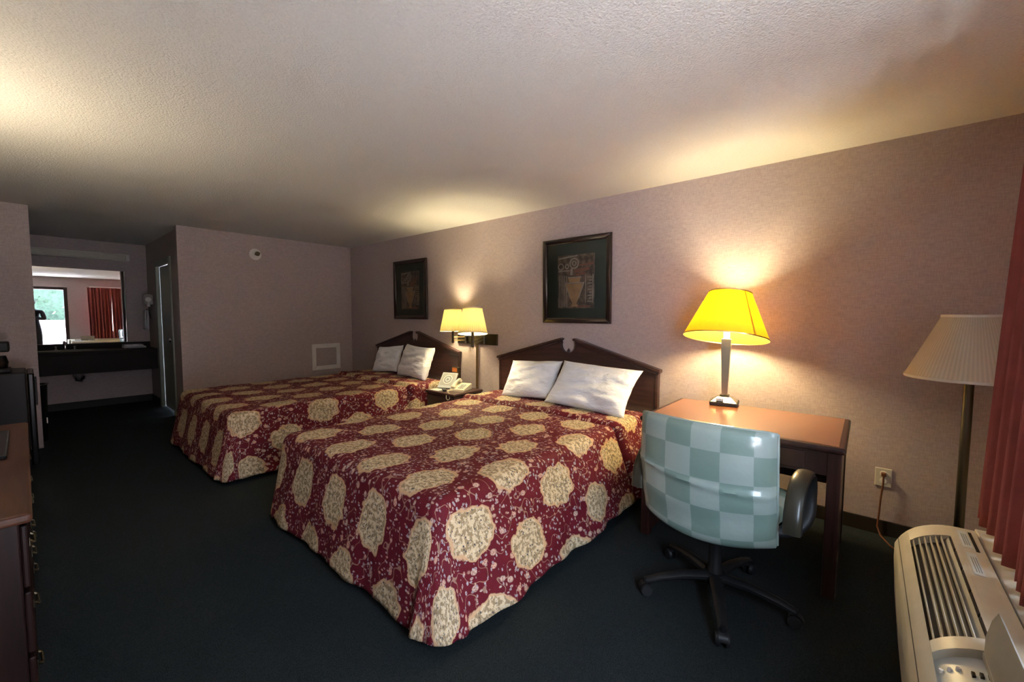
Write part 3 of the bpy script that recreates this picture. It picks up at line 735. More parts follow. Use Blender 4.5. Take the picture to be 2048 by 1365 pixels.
# close the rim between the two sheets
bmesh.ops.holes_fill(b.bm, edges=[e for e in b.bm.edges if e.is_boundary], sides=0)
bk = b.build('backrest', M_CHECK, t, local=True, smooth=True, sharp=60)
g = back_pt(-1); rim = [g(i/24, 1) for i in range(25)]
rim = [g(0, .02+.96*i/16) for i in range(17)] + [g(i/24, .995) for i in range(1, 24)] + [g(1, .98-.96*i/16) for i in range(17)]
B().tube([(x+.012, y, z) for x, y, z in rim], .006, 8).build('piping', M_CHECK, bk, local=True, smooth=True)
def seatf(side):
    def g(u, v):
        a, q = u*2-1, v*2-1
        e = max(0, (1-abs(a)**6)*(1-abs(q)**6))**.4
        return (q*.225+.075, a*.275*(1-.06*abs(q)**3-.05*(q < 0)*q*q), .465 + side*.055*e + (.0 if side < 0 else .012*a*a))
    return g
b = B(); uvf = lambda u, v: (u*.53+.02, v*.49+.03); b.grid(seatf(1), 26, 26, uvf); b.grid(seatf(-1), 26, 26, uvf)
bmesh.ops.remove_doubles(b.bm, verts=b.bm.verts[:], dist=.0005)
st = b.build('seat', M_CHECK, t, local=True, smooth=True, sharp=70)
B().box((-.15, -.13, .385), (.17, .13, .415), .01).build('seat_plate', M_BLACK, t, local=True)
B().tube([(-.10, 0, .39), (-.19, 0, .40), (-.215, 0, .46), (-.222, 0, .60)], .022, 8, flat=(1.6, .5)).build('back_bracket', M_BLACK, t, local=True, smooth=True)
for sg in (-1, 1):
    y = .300 if sg > 0 else -.336
    path = [(-.20, y-.0*sg, .515), (-.195, y, .575), (-.16, y, .640), (-.10, y, .682), (-.02, y, .690), (.06, y, .672), (.10, y, .63), (.105, y, .56), (.085, y, .49), (.05, y-sg*.03, .435), (.02, y-sg*.10, .41), (.0, y-sg*.17, .402)]
    b = B(); pts = []
    # smooth the arm path
    P = [Vector(p) for p in path]
    for i in range(len(P)-1):
        p0, p1, p2, p3 = P[max(i-1, 0)], P[i], P[i+1], P[min(i+2, len(P)-1)]
        for k in range(5):
            s = k/5; pts.append(.5*((2*p1)+(p2-p0)*s+(2*p0-5*p1+4*p2-p3)*s*s+(3*p1-p0-3*p2+p3)*s**3))
    pts.append(P[-1])
    ar = b.tube(pts, .033, 12, flat=(.42, 1.0) ).build('armrest', M_BLACK, t, local=True, smooth=True)
    pad = []
    for p in pts[0:26]:
        q = p.copy(); nrm = Vector((p.x+.03, 0, p.z-.53)).normalized(); pad.append(q+nrm*.012)
    B().tube(pad, .030, 12, flat=(.35, 1.)).build('arm_pad', M_ARMPAD, ar, local=True, smooth=True)
B().lathe([(.0, .10), (.034, .10), (.034, .14), (.028, .15), (.028, .27), (.020, .27), (.020, .39), (.0, .39)], (0, 0, 0), 20).build('gas_column', M_BLACK, t, local=True, smooth=True)
B().lathe([(.0, .075), (.05, .078), (.056, .10), (.045, .125), (.0, .13)], (0, 0, 0), 24).build('base_hub', M_BLACK, t, local=True, smooth=True)
for k in range(5):
    an = math.radians(200+4+72*k); dx, dy = math.cos(an), math.sin(an)
    B().tube([(.04*dx, .04*dy, .105), (.15*dx, .15*dy, .105), (.26*dx, .26*dy, .088), (.325*dx, .325*dy, .070)], [.030, .026, .022, .018], 10, flat=(.75, 1)).build('base_leg', M_BLACK, t, local=True, smooth=True)
    cx, cy = .325*dx, .325*dy; tx, ty = -dy, dx
    cst = thing('caster', (cx, cy, 0), None, None, local=True); cst.parent = t
    B().tube([(cx, cy, .05), (cx, cy, .085)], .010, 8).build('caster_stem', M_BLACK, t, local=True)
    bpy.data.objects.remove(cst)
    wb = B()
    for s2 in (-1, 1):
        c0 = Vector((cx+tx*.012*s2, cy+ty*.012*s2, .0285)); c1 = Vector((cx+tx*.026*s2, cy+ty*.026*s2, .0285))
        n0 = 20; r0 = .028
        ra = [wb.bm.verts.new(c0+Vector((dx*math.cos(2*PI*i/n0)*r0, dy*math.cos(2*PI*i/n0)*r0, math.sin(2*PI*i/n0)*r0))) for i in range(n0)]
        rb = [wb.bm.verts.new(c1+Vector((dx*math.cos(2*PI*i/n0)*r0*.86, dy*math.cos(2*PI*i/n0)*r0*.86, math.sin(2*PI*i/n0)*r0*.86))) for i in range(n0)]
        wb.face(ra); wb.face(rb[::-1])
        for i in range(n0): wb.face((ra[i], ra[(i+1) % n0], rb[(i+1) % n0], rb[i]))
    wh = wb.build('caster_wheel', M_RUB, t, local=True, smooth=True)
    hb = B(); n0 = 12
    def hood(u, v):
        an2 = PI*(.05+.75*u); w2 = (v-.5)*.034
        return (cx+dx*math.cos(an2)*.032+tx*w2, cy+dy*math.cos(an2)*.032+ty*w2, .030+math.sin(an2)*.034)
    hb.grid(hood, 12, 3).build('caster_hood', M_BLACK, wh, local=True, smooth=True)

# ------------------------------------------------------------------ unlit floor lamp in the corner
fx, fy = 3.03, -.400
t = thing('floor_lamp', (fx, fy, 0), 'unlit floor lamp with ivory pleated shade beside the curtain', 'floor lamp')
B().lathe([(.0, 0), (.13, 0), (.135, .012), (.12, .022), (.03, .032), (.0, .034)], (fx, fy, 0), 36).build('lamp_foot', M_DKMET, t, smooth=True)
B().lathe([(.0, .03), (.019, .03), (.019, 1.10), (.012, 1.12), (.0, 1.12)], (fx, fy, 0), 20).build('lamp_pole', M_DKMET, t, smooth=True)
sh = B().lathe([(.236, 1.045), (.110, 1.352)], (fx, fy, 0), 180, rfun=lambda i: 1+.008*(i % 2)).build('lamp_shade', M_SHADE_F, t, smooth=True, sharp=180)
for rr, z in ((.2365, 1.045), (.111, 1.352)):
    B().lathe([(rr-.003, z-.006), (rr+.003, z-.006), (rr+.003, z+.007), (rr-.003, z+.007), (rr-.003, z-.006)], (fx, fy, 0), 60).build('shade_rim', M_IVORY, sh, smooth=True)
B().lathe([(.0, 1.12), (.018, 1.12), (.018, 1.17), (.0, 1.17)], (fx, fy, 0), 14).build('lamp_socket', M_IVORY, t, smooth=True)

# ------------------------------------------------------------------ wall outlet with the brown cord
t = thing('wall_outlet', (W, -.118, .30), 'ivory wall outlet with a plugged in brown cord near the desk', 'outlet')
B().box((W-.007, -.158, .302), (W, -.080, .416), .003).build('cover_plate', M_IVORY, t)
for z in (.337, .383):
    B().lathe([(.0, -.0095), (.016, -.0095), (.017, -.006)], (W, -.119, z), 18, 'x').build('receptacle', M_WHITE, t, smooth=True)
B().box((W-.035, -.131, .370), (W-.009, -.107, .394), .005).build('plug', M_CORD, t)
B().tube([(W-.03, -.119, .372), (W-.034, -.119, .33), (W-.03, -.112, .24), (W-.022, -.108, .14), (W-.025, -.104, .05), (W-.06, -.12, .012), (W-.16, -.16, .006), (W-.30, -.26, .006)], .005, 8).build('cord', M_CORD, t, smooth=True)

# ------------------------------------------------------------------ air conditioner under the window
AX0, AX1, AF, AB, AZ = .86, 2.085, -.082, -.312, .60
t = thing('air_conditioner', ((AX0+AX1)/2, (AF+AB)/2, 0), 'beige wall air conditioner with slatted top grille below the curtain', 'air conditioner')
CR = [(-.112, .470), (-.115, .500), (-.122, .517), (-.132, .537), (-.148, .560), (-.166, .577), (-.185, .590), (-.21, .602), (-.235, .6095), (-.262, .613), (AB, .614)]
def zc(y):      # height of the crowned top over y
    for (ya, za), (yb, zb) in zip(CR, CR[1:]):
        if yb <= y <= ya: return za+(zb-za)*(ya-y)/(ya-yb)
    return CR[-1][1]
def crown(ya, yb, d0, d1, n=10):      # closed profile between two depths under the crown
    ys = [ya+(yb-ya)*i/n for i in range(n+1)]
    return [(y, zc(y)-d0) for y in ys] + [(y, zc(y)-d1) for y in ys[::-1]]
YF, YR = -.149, -.246
B().prism([(AB, .0), (-.20, .0), (-.20, .10), (-.16, .11), (-.142, .30), (-.135, .47)] + [(y, zc(y)-.034) for y in (-.148, -.166, -.185, -.21, -.235, -.262)] + [(AB, .58)], 'x', AX0, AX1).build('cabinet', M_PTAC, t)
def strip(name, poly, x0, x1, mat=M_PTAC, par=None, bev=.0015): return B().prism(poly, 'x', x0, x1, bev).build(name, mat, par or t, smooth=True, sharp=30)
strip('front_cover', [(-.140, .13), (-.122, .32), (-.115, .45)] + crown(-.115, YF, 0, .030)[:11] + [(YF, zc(YF)-.030), (-.134, .49), (-.134, .45), (-.140, .32), (-.156, .13)], AX0, AX1)
strip('cover_seam', crown(-.1235, -.1250, -.0006, .003, 2), AX0+.002, AX1-.002, M_PTACD, None, 0)
strip('rear_cover', crown(YR, AB, 0, .030), AX0, AX1)
strip('end_cover', crown(YF, YR, 0, .030), 1.995, AX1)
strip('middle_cover', crown(YF, YR, -.003, .030), 1.345, 1.392)
strip('end_cover', crown(YF, YR, 0, .030), AX0, .93)
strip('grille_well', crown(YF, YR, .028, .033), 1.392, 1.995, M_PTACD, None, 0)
for i in range(6):
    y = -.1575-i*.0132
    B().prism([(y-.0010, zc(y)-.014), (y+.0010, zc(y)-.014), (y+.0008, zc(y)-.003), (y-.0016, zc(y)-.003)], 'x', 1.392, 1.995).build('louvre', M_PTAC, t)
strip('deflector_vane', [(-.229, zc(-.229)-.024), (-.229, zc(-.229)-.018), (-.241, zc(-.241)-.006), (-.243, zc(-.243)-.010)], 1.392, 1.995, M_LID, None, 0)
for x0, x1 in ((1.40, 1.50), (1.505, 1.62), (1.625, 1.75), (1.755, 1.88), (1.885, 1.99)):
    B().box((x0+.004, -.2467, .600), (x1-.004, -.2425, .6108)).build('vent_slot', M_TRIMB, t)
B().box((1.90, -.300, .610), (2.055, -.292, .6148)).build('vent_slot', M_TRIMB, t)
for x0, x1 in ((1.92, 2.06), (1.73, 1.88)):
    lb = B().prism(crown(-.266, -.288, -.0008, .002, 2), 'x', x0, x1).build('rating_label', M_GREY, t)
    for j in range(3): B().box((x0+.02, -.284+j*.005, .6138), (x1-.03, -.2825+j*.005, .6151)).build('print_line', M_GREYD, lb)
cp = strip('control_panel', crown(YF, YR, .018, .030), .93, 1.345, M_SILVER, None, 0)
strip('instruction_sticker', crown(-.158, -.196, .0165, .019, 4), 1.08, 1.22, M_CREAM, cp, 0)
strip('display_window', crown(-.204, -.240, .0165, .019, 4), 1.06, 1.20, M_TRIMB, cp, 0)
for i in range(3):
    y = -.206-.012*i; B().box((1.275, y-.003, zc(y)-.020), (1.29, y+.003, zc(y)-.013), .001).build('button', M_TRIMB, cp)
for i in range(3):
    y = -.160-.013*i; B().lathe([(.0, -.020), (.005, -.020), (.004, -.012), (.0, -.012)], (1.298, y, zc(y)), 12).build('indicator', M_WHITE, cp)
# the control door stands open over the rear cover
B().prism([(-.2265, .613), (-.227, .650), (-.234, .690), (-.243, .712), (-.250, .700), (-.2515, .660), (-.246, .6145)], 'x', 1.05, 1.333, .0015).build('control_door', M_LID, t, smooth=True, sharp=30)
B().prism([(-.225, .600), (-.225, .6135), (-.246, .6155), (-.246, .600)], 'x', 1.05, 1.333).build('door_hinge', M_LID, t)

# sill shelf behind the unit
B().box((AX0-.05, YW, .0), (2.14, AB-.008, .604), .004).build('trim_1', M_PTAC, kind=S, label='beige sill box between the air conditioner and the window wall')

# ------------------------------------------------------------------ curtains on a track
def curtain(x0, x1, n, label, ph, amp):
    t = thing('curtain', ((x0+x1)/2, -.43, .61), label, 'curtain', 'rust red pleated curtains')
    def f(u, v):
        z = .618+(2.12-.618)*v
        k = .45+.55*(1-v)**.6
        s = u*n*2*PI+ph
        y = -.388 + amp*k*math.sin(s) + .012*math.sin(2.3*s+1)*k - .03*v
        x = x0+(x1-x0)*u + .008*math.sin(s*.5+3*v)
        return (x, y, z + (.006*math.sin(s*1.0+1) if v == 0 else 0))
    b = B(); b.grid(f, n*14, 24); o = b.build('curtain_panel', M_CURT, t, smooth=True, sharp=180)
    md = o.modifiers.new('thickness', 'SOLIDIFY'); md.thickness = .003
    b = B()
    b.grid(lambda u, v: (lambda p: (p[0], p[1]+.004, 2.075+.05*v))(f(u, .985)), n*14, 2); b.build('heading_tape', M_CURT, t, smooth=True, sharp=180)
curtain(1.76, 2.205, 6, 'rust red pleated curtain panel beside the floor lamp', 1.5, .050)
curtain(1.25, 1.753, 7, 'rust red pleated curtain panel toward the entry door', 2.1, .050)
t = thing('curtain_track', (1.81, -.45, 2.13), 'white curtain track on brackets above the window', 'curtain track')
B().box((1.30, -.462, 2.128), (2.34, -.438, 2.152), .004).build('track', M_WHITE, t)
for x in (1.34, 1.82, 2.30): B().box((x-.01, YW, 2.135), (x+.01, -.45, 2.147)).build('bracket', M_WHITE, t)

# ------------------------------------------------------------------ far wall fittings
t = thing('access_panel', (2.97, D, .518), 'white framed square access panel low on the far wall', 'access panel')
x0, x1, z0, z1, fw = 2.754, 3.187, .518, .908, .062
for A in (((x0, z0), (x1, z0), (x1-fw, z0+fw), (x0+fw, z0+fw)), ((x0+fw, z1-fw), (x1-fw, z1-fw), (x1, z1), (x0, z1)), ((x0, z0), (x0+fw, z0+fw), (x0+fw, z1-fw), (x0, z1)), ((x1-fw, z0+fw), (x1, z0), (x1, z1), (x1-fw, z1-fw))):
    B().prism(A, 'y', D-.018, D, .004).build('frame_rail', M_WHITE, t)
B().box((x0+fw-.004, D-.006, z0+fw-.004), (x1-fw+.004, D-.001, z1-fw+.004)).build('panel', M_WALL, t)
t = thing('sprinkler_head', (2.05, D, 2.10), 'white sprinkler rosette with dark nozzle high on the far wall', 'sprinkler')
B().lathe([(.0, -.004), (.04, -.010), (.070, -.006), (.075, 0)], (2.05, D, 2.15), 30, 'y').build('rosette', M_WHITE, t, smooth=True)
nz = B().tube([(2.05, D-.008, 2.15), (2.05, D-.07, 2.15)], .014, 12).build('nozzle', M_DKMET, t, smooth=True)
B().lathe([(.0, -.078), (.030, -.076), (.030, -.072), (.0, -.07)], (2.05, D, 2.15), 16, 'y').build('deflector', M_DKMET, nz)
B().box((2.035, D-.085, 2.158), (2.085, D-.05, 2.166)).build('deflector', M_DKMET, nz)

# ------------------------------------------------------------------ vanity alcove
VY = 7.95
t = thing('vanity_counter', (.35, YM, .5), 'dark vanity counter with apron under the mirror', 'vanity')
b = B().box((XL+.003, VY, .80), (AX-.003, YM-.003, .845), .006); b.build('counter_top', M_COUNTER, t)
B().box((XL+.003, YM-.023, .845), (AX-.003, YM-.003, .925), .003).build('backsplash', M_COUNTER, t)
B().box((XL+.003, VY+.02, .545), (AX-.003, VY+.04, .80), .003).build('apron', M_COUNTER, t)
b = B(); b.lathe([(.235, .845), (.25, .857), (.225, .857), (.18, .848), (.05, .846), (.0, .846)], (0, 0, 0), 36); bmesh.ops.scale(b.bm, vec=(1.15, .72, 1), verts=b.bm.verts[:]); bmesh.ops.translate(b.bm, vec=(.36, 8.17, 0), verts=b.bm.verts[:])
b.build('basin', M_BASIN, t, smooth=True)
fc = B().tube([(.36, 8.41, .845), (.36, 8.41, .93), (.36, 8.38, .955), (.36, 8.31, .945), (.36, 8.29, .92)], .013, 10).build('faucet', M_CHROME, t, smooth=True)
for s in (-.09, .09): B().lathe([(.0, .845), (.022, .845), (.018, .87), (.026, .895), (.0, .90)], (.36+s, 8.41, 0), 14).build('faucet_handle', M_CHROME, fc, smooth=True)
b = B().tube([(.42, 8.2, .80), (.42, 8.2, .50), (.44, 8.2, .44), (.48, 8.22, .43), (.51, 8.25, .46), (.51, 8.30, .48), (.51, 8.49, .48)], .02, 12); b.build('drain_trap', M_CHROME, t, smooth=True)
t = thing('vanity_mirror', (.3, YM, .93), 'wide vanity mirror reflecting the open entry door', 'mirror')
B().box((XL+.02, YM-.010, .932), (1.008, YM-.004, 1.982)).build('mirror_glass', M_MIRROR, t)
B().box((1.004, YM-.014, .930), (1.012, YM-.003, 1.984)).build('edge_clip', M_CHROME, t)
t = thing('vanity_light', (.4, YM, 2.13), 'unlit white strip light above the vanity mirror', 'light fixture')
B().box((XL+.05, 8.41, 2.132), (1.07, YM-.002, 2.228), .006).build('housing', M_WHITE, t)
B().box((XL+.09, 8.395, 2.142), (1.03, 8.412, 2.218), .008).build('diffuser', M_IVORY, t)
t = thing('hair_dryer', (AX, 8.20, 1.47), 'white wall mounted hair dryer on the alcove side wall', 'hair dryer')
B().box((AX-.09, 8.10, 1.49), (AX, 8.28, 1.64), .02, 3).build('wall_holder', M_WHITE, t)
b = B().tube([(AX-.06, 8.09, 1.60), (AX-.07, 8.03, 1.59), (AX-.08, 7.95, 1.56)], [.045, .05, .035], 14); dh = b.build('dryer_head', M_WHITE, t, smooth=True)
B().tube([(AX-.07, 8.03, 1.57), (AX-.065, 8.05, 1.46)], .02, 10).build('grip', M_WHITE, dh, smooth=True)
B().tube([(AX-.06, 8.06, 1.46), (AX-.05, 8.08, 1.33), (AX-.04, 8.13, 1.29), (AX-.04, 8.18, 1.36), (AX-.04, 8.2, 1.49)], .006, 8).build('cord', M_BLACK, dh, smooth=True)
t = thing('towel_bar', (AX, 8.34, 1.40), 'chrome towel bar on the alcove side wall', 'towel bar')
B().tube([(AX-.055, 8.285, 1.415), (AX-.055, 8.49, 1.415)], .008, 10).build('bar', M_CHROME, t, smooth=True)
for y in (8.295, 8.475): B().tube([(AX, y, 1.415), (AX-.055, y, 1.415)], .011, 10).build('post', M_CHROME, t, smooth=True)
b = B()
def tw(u, v):
    s = (v-.5)*2
    x = AX-.055 - .012*math.cos(min(1, abs(s)*6)*PI/2)*0 + .016*(1 if s > 0 else -1)*min(1, abs(s)*8) + .004*math.sin(u*14+s*3)
    return (x, 8.305+.16*u, 1.425-.31*abs(s))
b.grid(tw, 16, 24); o = b.build('hand_towel', M_SHEET, None, 'white towel hanging from the chrome towel bar', 'towel', smooth=True, sharp=120)
md = o.modifiers.new('thickness', 'SOLIDIFY'); md.thickness = .008
for i in range(2):
    b = B(); z = .845+i*.028; b.box((.93, 8.20, z), (1.18-.03*i, 8.40, z+.027), .010, 3)
    b.build('folded_towel', M_SHEET, None, 'folded white towel on the vanity counter, %s of the pair' % ('bottom', 'top')[i], 'towel', 'folded towels on the vanity')

# waste bin with chrome rim in the alcove
t = thing('waste_bin', (.012, 6.62, 0), 'tall black waste bin with chrome rim behind the partition', 'waste bin')
B().lathe([(.0, 0), (.105, 0), (.125, .60), (.119, .60), (.10, .012), (.0, .012)], (.012, 6.62, 0), 36).build('bin_body', M_BLACKG, t, smooth=True)
B().tube([(.012+.126*math.cos(2*PI*i/36), 6.62+.126*math.sin(2*PI*i/36), .602) for i in range(37)], .006, 8).build('rim', M_CHROME, t, smooth=True)
B().box((.113, 6.50, .20), (.121, 6.505, .26)).build('label_strip', M_WHITE, t)

# ------------------------------------------------------------------ dresser side
DRX0, DRX1, DRY0, DRY1, DRZ = XL+.01, -.020, 1.90, 3.50, .75
t = thing('dresser', ((DRX0+DRX1)/2, (DRY0+DRY1)/2, 0), 'long mahogany dresser with brass pulls along the left wall', 'dresser')
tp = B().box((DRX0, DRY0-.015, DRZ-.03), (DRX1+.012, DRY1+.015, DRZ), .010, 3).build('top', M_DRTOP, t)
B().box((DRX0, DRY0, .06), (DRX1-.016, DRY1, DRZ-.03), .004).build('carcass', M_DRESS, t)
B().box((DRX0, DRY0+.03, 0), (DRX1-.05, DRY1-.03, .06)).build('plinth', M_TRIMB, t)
for c in range(2):
    for r in range(3):
        y0 = DRY0+.03+c*.78; y1 = y0+.76; z0 = .085+r*.21; z1 = z0+.195
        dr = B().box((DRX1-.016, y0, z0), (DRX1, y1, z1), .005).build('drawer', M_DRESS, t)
        for yy in (y0+.16, y1-.16):
            cz = (z0+z1)/2
            b = B().box((DRX1, yy-.045, cz-.012), (DRX1+.003, yy+.045, cz+.016), .001)
            b.tube([(DRX1+.002, yy-.035, cz+.004), (DRX1+.010, yy-.033, cz-.004), (DRX1+.012, yy, cz-.016), (DRX1+.010, yy+.033, cz-.004), (DRX1+.002, yy+.035, cz+.004)], .004, 8)
            b.build('drawer_pull', M_DKMET, dr)
t = thing('television', (-.26, 2.95, DRZ), 'black flat television on a wide foot on the dresser', 'television')
B().box((-.36, 2.66, DRZ), (-.068, 3.24, DRZ+.018), .006).build('stand_foot', M_BLACKG, t)
B().box((-.29, 2.90, DRZ+.018), (-.25, 3.00, DRZ+.10), .005).build('stand_neck', M_BLACKG, t)
sc_ = B().box((-.30, 2.55, DRZ+.085), (-.245, 3.35, DRZ+.56), .01).build('screen_housing', M_BLACK, t)
B().box((-.246, 2.57, DRZ+.105), (-.243, 3.33, DRZ+.54)).build('screen', M_BLACKG, sc_)
# refrigerator, its crate and the coffee maker beyond the dresser
t = thing('mini_fridge', (-.26, 5.72, 0), 'black mini refrigerator beyond the dresser by the partition', 'refrigerator')
B().box((XL+.02, 5.46, .02), (-.005, 5.98, .845), .01).build('cabinet', M_BLACK, t)
dr = B().box((-.002, 5.46, .03), (.040, 5.98, .835), .012, 3).build('door', M_BLACKG, t)
B().box((.038, 5.49, .55), (.052, 5.52, .80), .004).build('handle', M_BLACK, dr)
for y in (5.5, 5.94):
    for x in (-.5, -.05): B().lathe([(.0, 0), (.018, 0), (.018, .02), (.0, .02)], (x, y, 0), 12).build('foot', M_RUB, t)
t = thing('coffee_maker', (-.20, 5.66, .845), 'black coffee maker standing on the mini refrigerator', 'coffee maker')
B().box((-.30, 5.56, .845), (-.085, 5.76, .875), .008).build('warming_base', M_BLACK, t)
B().box((-.30, 5.56, .875), (-.225, 5.76, 1.10), .01).build('water_tank', M_BLACK, t)
B().box((-.30, 5.56, 1.02), (-.088, 5.76, 1.105), .012).build('brew_head', M_BLACK, t)
B().lathe([(.0, .877), (.05, .878), (.058, .93), (.045, .985), (.0, .985)], (-.155, 5.66, 0), 24).build('carafe', M_BLACKG, t, smooth=True)

# up-lighting wall sconce over the dresser (lit)
ux, uy, uz = XL, 3.25, 1.40
t = thing('wall_sconce', (ux, uy, uz), 'lit plaster bowl wall sconce above the dresser', 'wall lamp')
B().box((ux, uy-.06, uz), (ux+.02, uy+.06, uz+.18), .004).build('back_plate', M_DKMET, t)
b = B(); b.lathe([(.005, uz+.01), (.08, uz+.04), (.14, uz+.11), (.155, uz+.17), (.150, uz+.17), (.135, uz+.115), (.075, uz+.048), (.005, uz+.02)], (0, 0, 0), 36)
bmesh.ops.translate(b.bm, vec=(ux+.165, uy, 0), verts=b.bm.verts[:]); b.build('bowl', M_WHITE, t, smooth=True)
B().tube([(ux+.015, uy, uz+.06), (ux+.06, uy, uz+.06), (ux+.165, uy, uz+.03)], .009, 8).build('arm', M_DKMET, t, smooth=True)
B().lathe([(.0, uz+.03), (.014, uz+.03), (.016, uz+.06), (.03, uz+.09), (.03, uz+.105), (.0, uz+.125)], (ux+.165, uy, 0), 16).build('bulb', M_BULB, t, smooth=True)
point_light('bulb_light', (ux+.165, uy, uz+.12), 19.0, (1, .88, .62), .05, t)

# ------------------------------------------------------------------ the photographer, seen in the mirror
def skin_obj(name, joints, edges, mat, parent, root=0, sub=2):
    me = bpy.data.meshes.new(name); me.from_pydata([tuple(Vector(j[0])-ORG[parent.name]) for j in joints], edges, [])
    o = bpy.data.objects.new(name, me); col.objects.link(o); o.parent = parent; me.materials.append(mat)
    o.modifiers.new('skin', 'SKIN')
    if not me.skin_vertices:
        bpy.context.view_layer.objects.active = o; o.select_set(True)
        bpy.ops.mesh.customdata_skin_add()
    for i, j in enumerate(joints):
        r = j[1] if isinstance(j[1], tuple) else (j[1], j[1])
        me.skin_vertices[0].data[i].radius = r
        me.skin_vertices[0].data[i].use_root = (i == root)
    ss = o.modifiers.new('sub', 'SUBSURF'); ss.levels = sub; ss.render_levels = sub
    me.polygons.foreach_set('use_smooth', [True]*len(me.polygons))
    ORG[o.name] = ORG[parent.name]
    return o
pxx, pyy = .15, -.42
P = thing('person', (pxx, pyy, 0), 'person in dark clothes holding up a phone in the doorway', 'person')
J = [((pxx, pyy, .98), (.155, .115)), ((pxx, pyy-.01, 1.15), (.14, .105)), ((pxx, pyy-.02, 1.33), (.165, .11)), ((pxx, pyy-.01, 1.45), (.10, .08)), ((pxx, pyy+.005, 1.53), (.055, .055)),
     ((pxx+.19, pyy, 1.42), .060), ((pxx+.235, pyy+.06, 1.19), .048), ((pxx+.05, pyy+.22, 1.24), .038), ((.035, -.10, 1.30), .028),
     ((pxx-.19, pyy, 1.42), .060), ((pxx-.26, pyy+.06, 1.19), .048), ((pxx-.20, pyy+.23, 1.25), .038), ((-.05, -.095, 1.30), .028),
     ((pxx+.10, pyy, .90), .095), ((pxx+.12, pyy+.02, .50), .066), ((pxx+.13, pyy-.02, .10), .046), ((pxx+.15, pyy+.13, .045), (.045, .04)),
     ((pxx-.10, pyy, .90), .095), ((pxx-.12, pyy+.02, .50), .066), ((pxx-.13, pyy-.02, .10), .046), ((pxx-.15, pyy+.13, .045), (.045, .04))]
EG = [(0, 1), (1, 2), (2, 3), (3, 4), (2, 5), (5, 6), (6, 7), (7, 8), (2, 9), (9, 10), (10, 11), (11, 12), (0, 13), (13, 14), (14, 15), (15, 16), (0, 17), (17, 18), (18, 19), (19, 20)]
skin_obj('body', J, EG, M_CLOTH1, P)
# head: one shaped mesh with brow, nose, chin and ears
b = B(); hc = Vector((pxx, pyy+.025, 1.655)); nn = 36
def headf(u, v):
    th = u*2*PI; phi = (v-.5)*PI
    d_ = Vector((math.cos(phi)*math.cos(th), math.cos(phi)*math.sin(th), math.sin(phi)))
    r = Vector((.074, .092, .118))
    p = Vector((d_.x*r.x, d_.y*r.y, d_.z*r.z))
    if p.z < 0: p.x *= 1+.9*p.z/.118*.28; p.y *= 1+.10*p.z/.118
    if d_.y > 0:
        p.y += .022*math.exp(-(p.x/.014)**2-((p.z+.018)/.022)**2) + .006*math.exp(-(p.x/.03)**2-((p.z+.055)/.01)**2) - .008*sum(math.exp(-((p.x-s*.03)/.014)**2-((p.z-.008)/.012)**2) for s in (-1, 1))
    p.x += math.copysign(1, p.x)*.016*math.exp(-((p.y+.005)/.016)**2-((p.z)/.03)**2)*(abs(d_.x) > .7)
    return hc+p
b.grid(headf, nn, nn); bmesh.ops.remove_doubles(b.bm, verts=b.bm.verts[:], dist=.0006)
hd = b.build('head', M_SKIN, P, smooth=True, sharp=180)
b = B()
def hairf(u, v):
    th = u*2*PI; phi = v*PI/2*1.25-.35*(1-abs(math.sin(th/2+PI/4)))-.25
    phi = min(PI/2, max(phi, -.35 if math.sin(th) < .2 else .45))
    return hc+Vector((math.cos(phi)*math.cos(th)*.083, math.cos(phi)*math.sin(th)*.101-.004, math.sin(phi)*.128))
b.grid(hairf, 32, 16); b.build('hair', M_HAIR, hd, smooth=True, sharp=180)
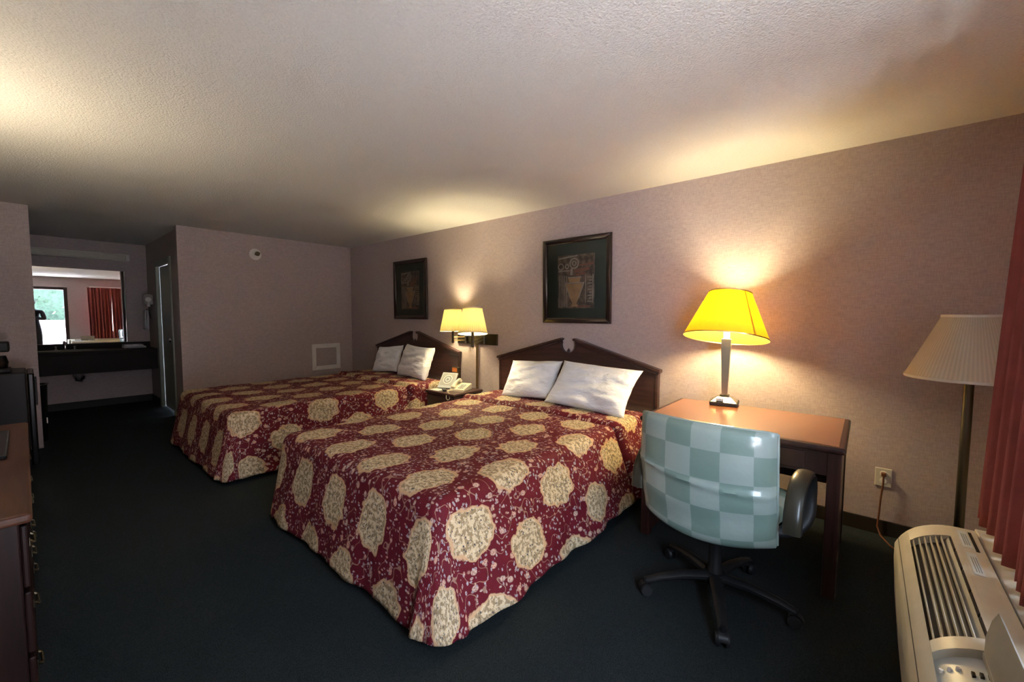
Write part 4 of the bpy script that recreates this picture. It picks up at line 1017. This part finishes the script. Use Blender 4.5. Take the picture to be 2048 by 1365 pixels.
for sg, wx in ((1, .035), (-1, -.05)):
    wy = -.10; base = Vector((wx, wy, 1.30))
    jn = [(tuple(base), (.024, .016)), (tuple(base+Vector((-sg*.004, .028, .018))), (.030, .014)), (tuple(base+Vector((-sg*.006, .050, .034))), (.030, .012))]
    eg = [(0, 1), (1, 2)]
    for k in range(4):
        o0 = base+Vector((-sg*.006, .050, .022+k*.011)); i0 = len(jn); ln_ = (.026, .03, .032, .028)[3-k]
        jn += [(tuple(o0+Vector((sg*.006, .018, 0))), .0085), (tuple(o0+Vector((-sg*ln_*.5, .026, .002))), .008), (tuple(o0+Vector((-sg*ln_, .022, .002))), .007)]
        eg += [(2, i0), (i0, i0+1), (i0+1, i0+2)]
    i0 = len(jn); jn += [(tuple(base+Vector((-sg*.016, .030, .004))), .010), (tuple(base+Vector((-sg*.028, .040, .022))), .009), (tuple(base+Vector((-sg*.034, .044, .038))), .008)]
    eg += [(1, i0), (i0, i0+1), (i0+1, i0+2)]
    skin_obj('hand', jn, eg, M_SKIN, P, 0, 1)
t = thing('smartphone', (-.02, -.035, CAM_H-.03), 'black smartphone held in both hands of the person', 'phone', rz=YAW-PI/2, local=True)
B().box((-.07, -.018, -.035), (.07, -.010, .036), .003).build('phone_body', M_BLACKG, t, local=True)

# ------------------------------------------------------------------ outside the entry door
B().box((-8, -7.0, -.16), (10, YW-T-.002, -.06)).build('walkway', M_CONC, kind=S, label='concrete walkway outside the entry door')
B().box((-8, -5.15, -.06), (10, -5.0, 1.12), .01).build('parapet', M_PARA, kind=S, label='low pink stucco wall outside the entry door')
b = B(); rr = random.Random(5)
for i in range(4200):
    c = Vector((rr.uniform(-4.5, 6), rr.uniform(-6.9, -5.75), rr.uniform(-.05, 2.75))); s = rr.uniform(.05, .12)
    n = Vector((rr.uniform(-1, 1), rr.uniform(-.2, 1), rr.uniform(-.3, 1))).normalized(); a_ = n.orthogonal().normalized()*s; c_ = n.cross(a_)*.6
    b.face([b.bm.verts.new(c+a_), b.bm.verts.new(c+c_), b.bm.verts.new(c-a_), b.bm.verts.new(c-c_)])
b.box((-4.5, -6.8, -.06), (6, -5.9, 2.6))
b.build('hedge', M_HEDGE, None, 'clipped green hedge outside the entry door, seen in the mirror', 'hedge', kind='stuff')
B().box((-10, -14, -.16), (12, -12, 5.2)).build('neighbour_wall', M_PARA, None, 'pale pink wall of the building across the yard', 'building')
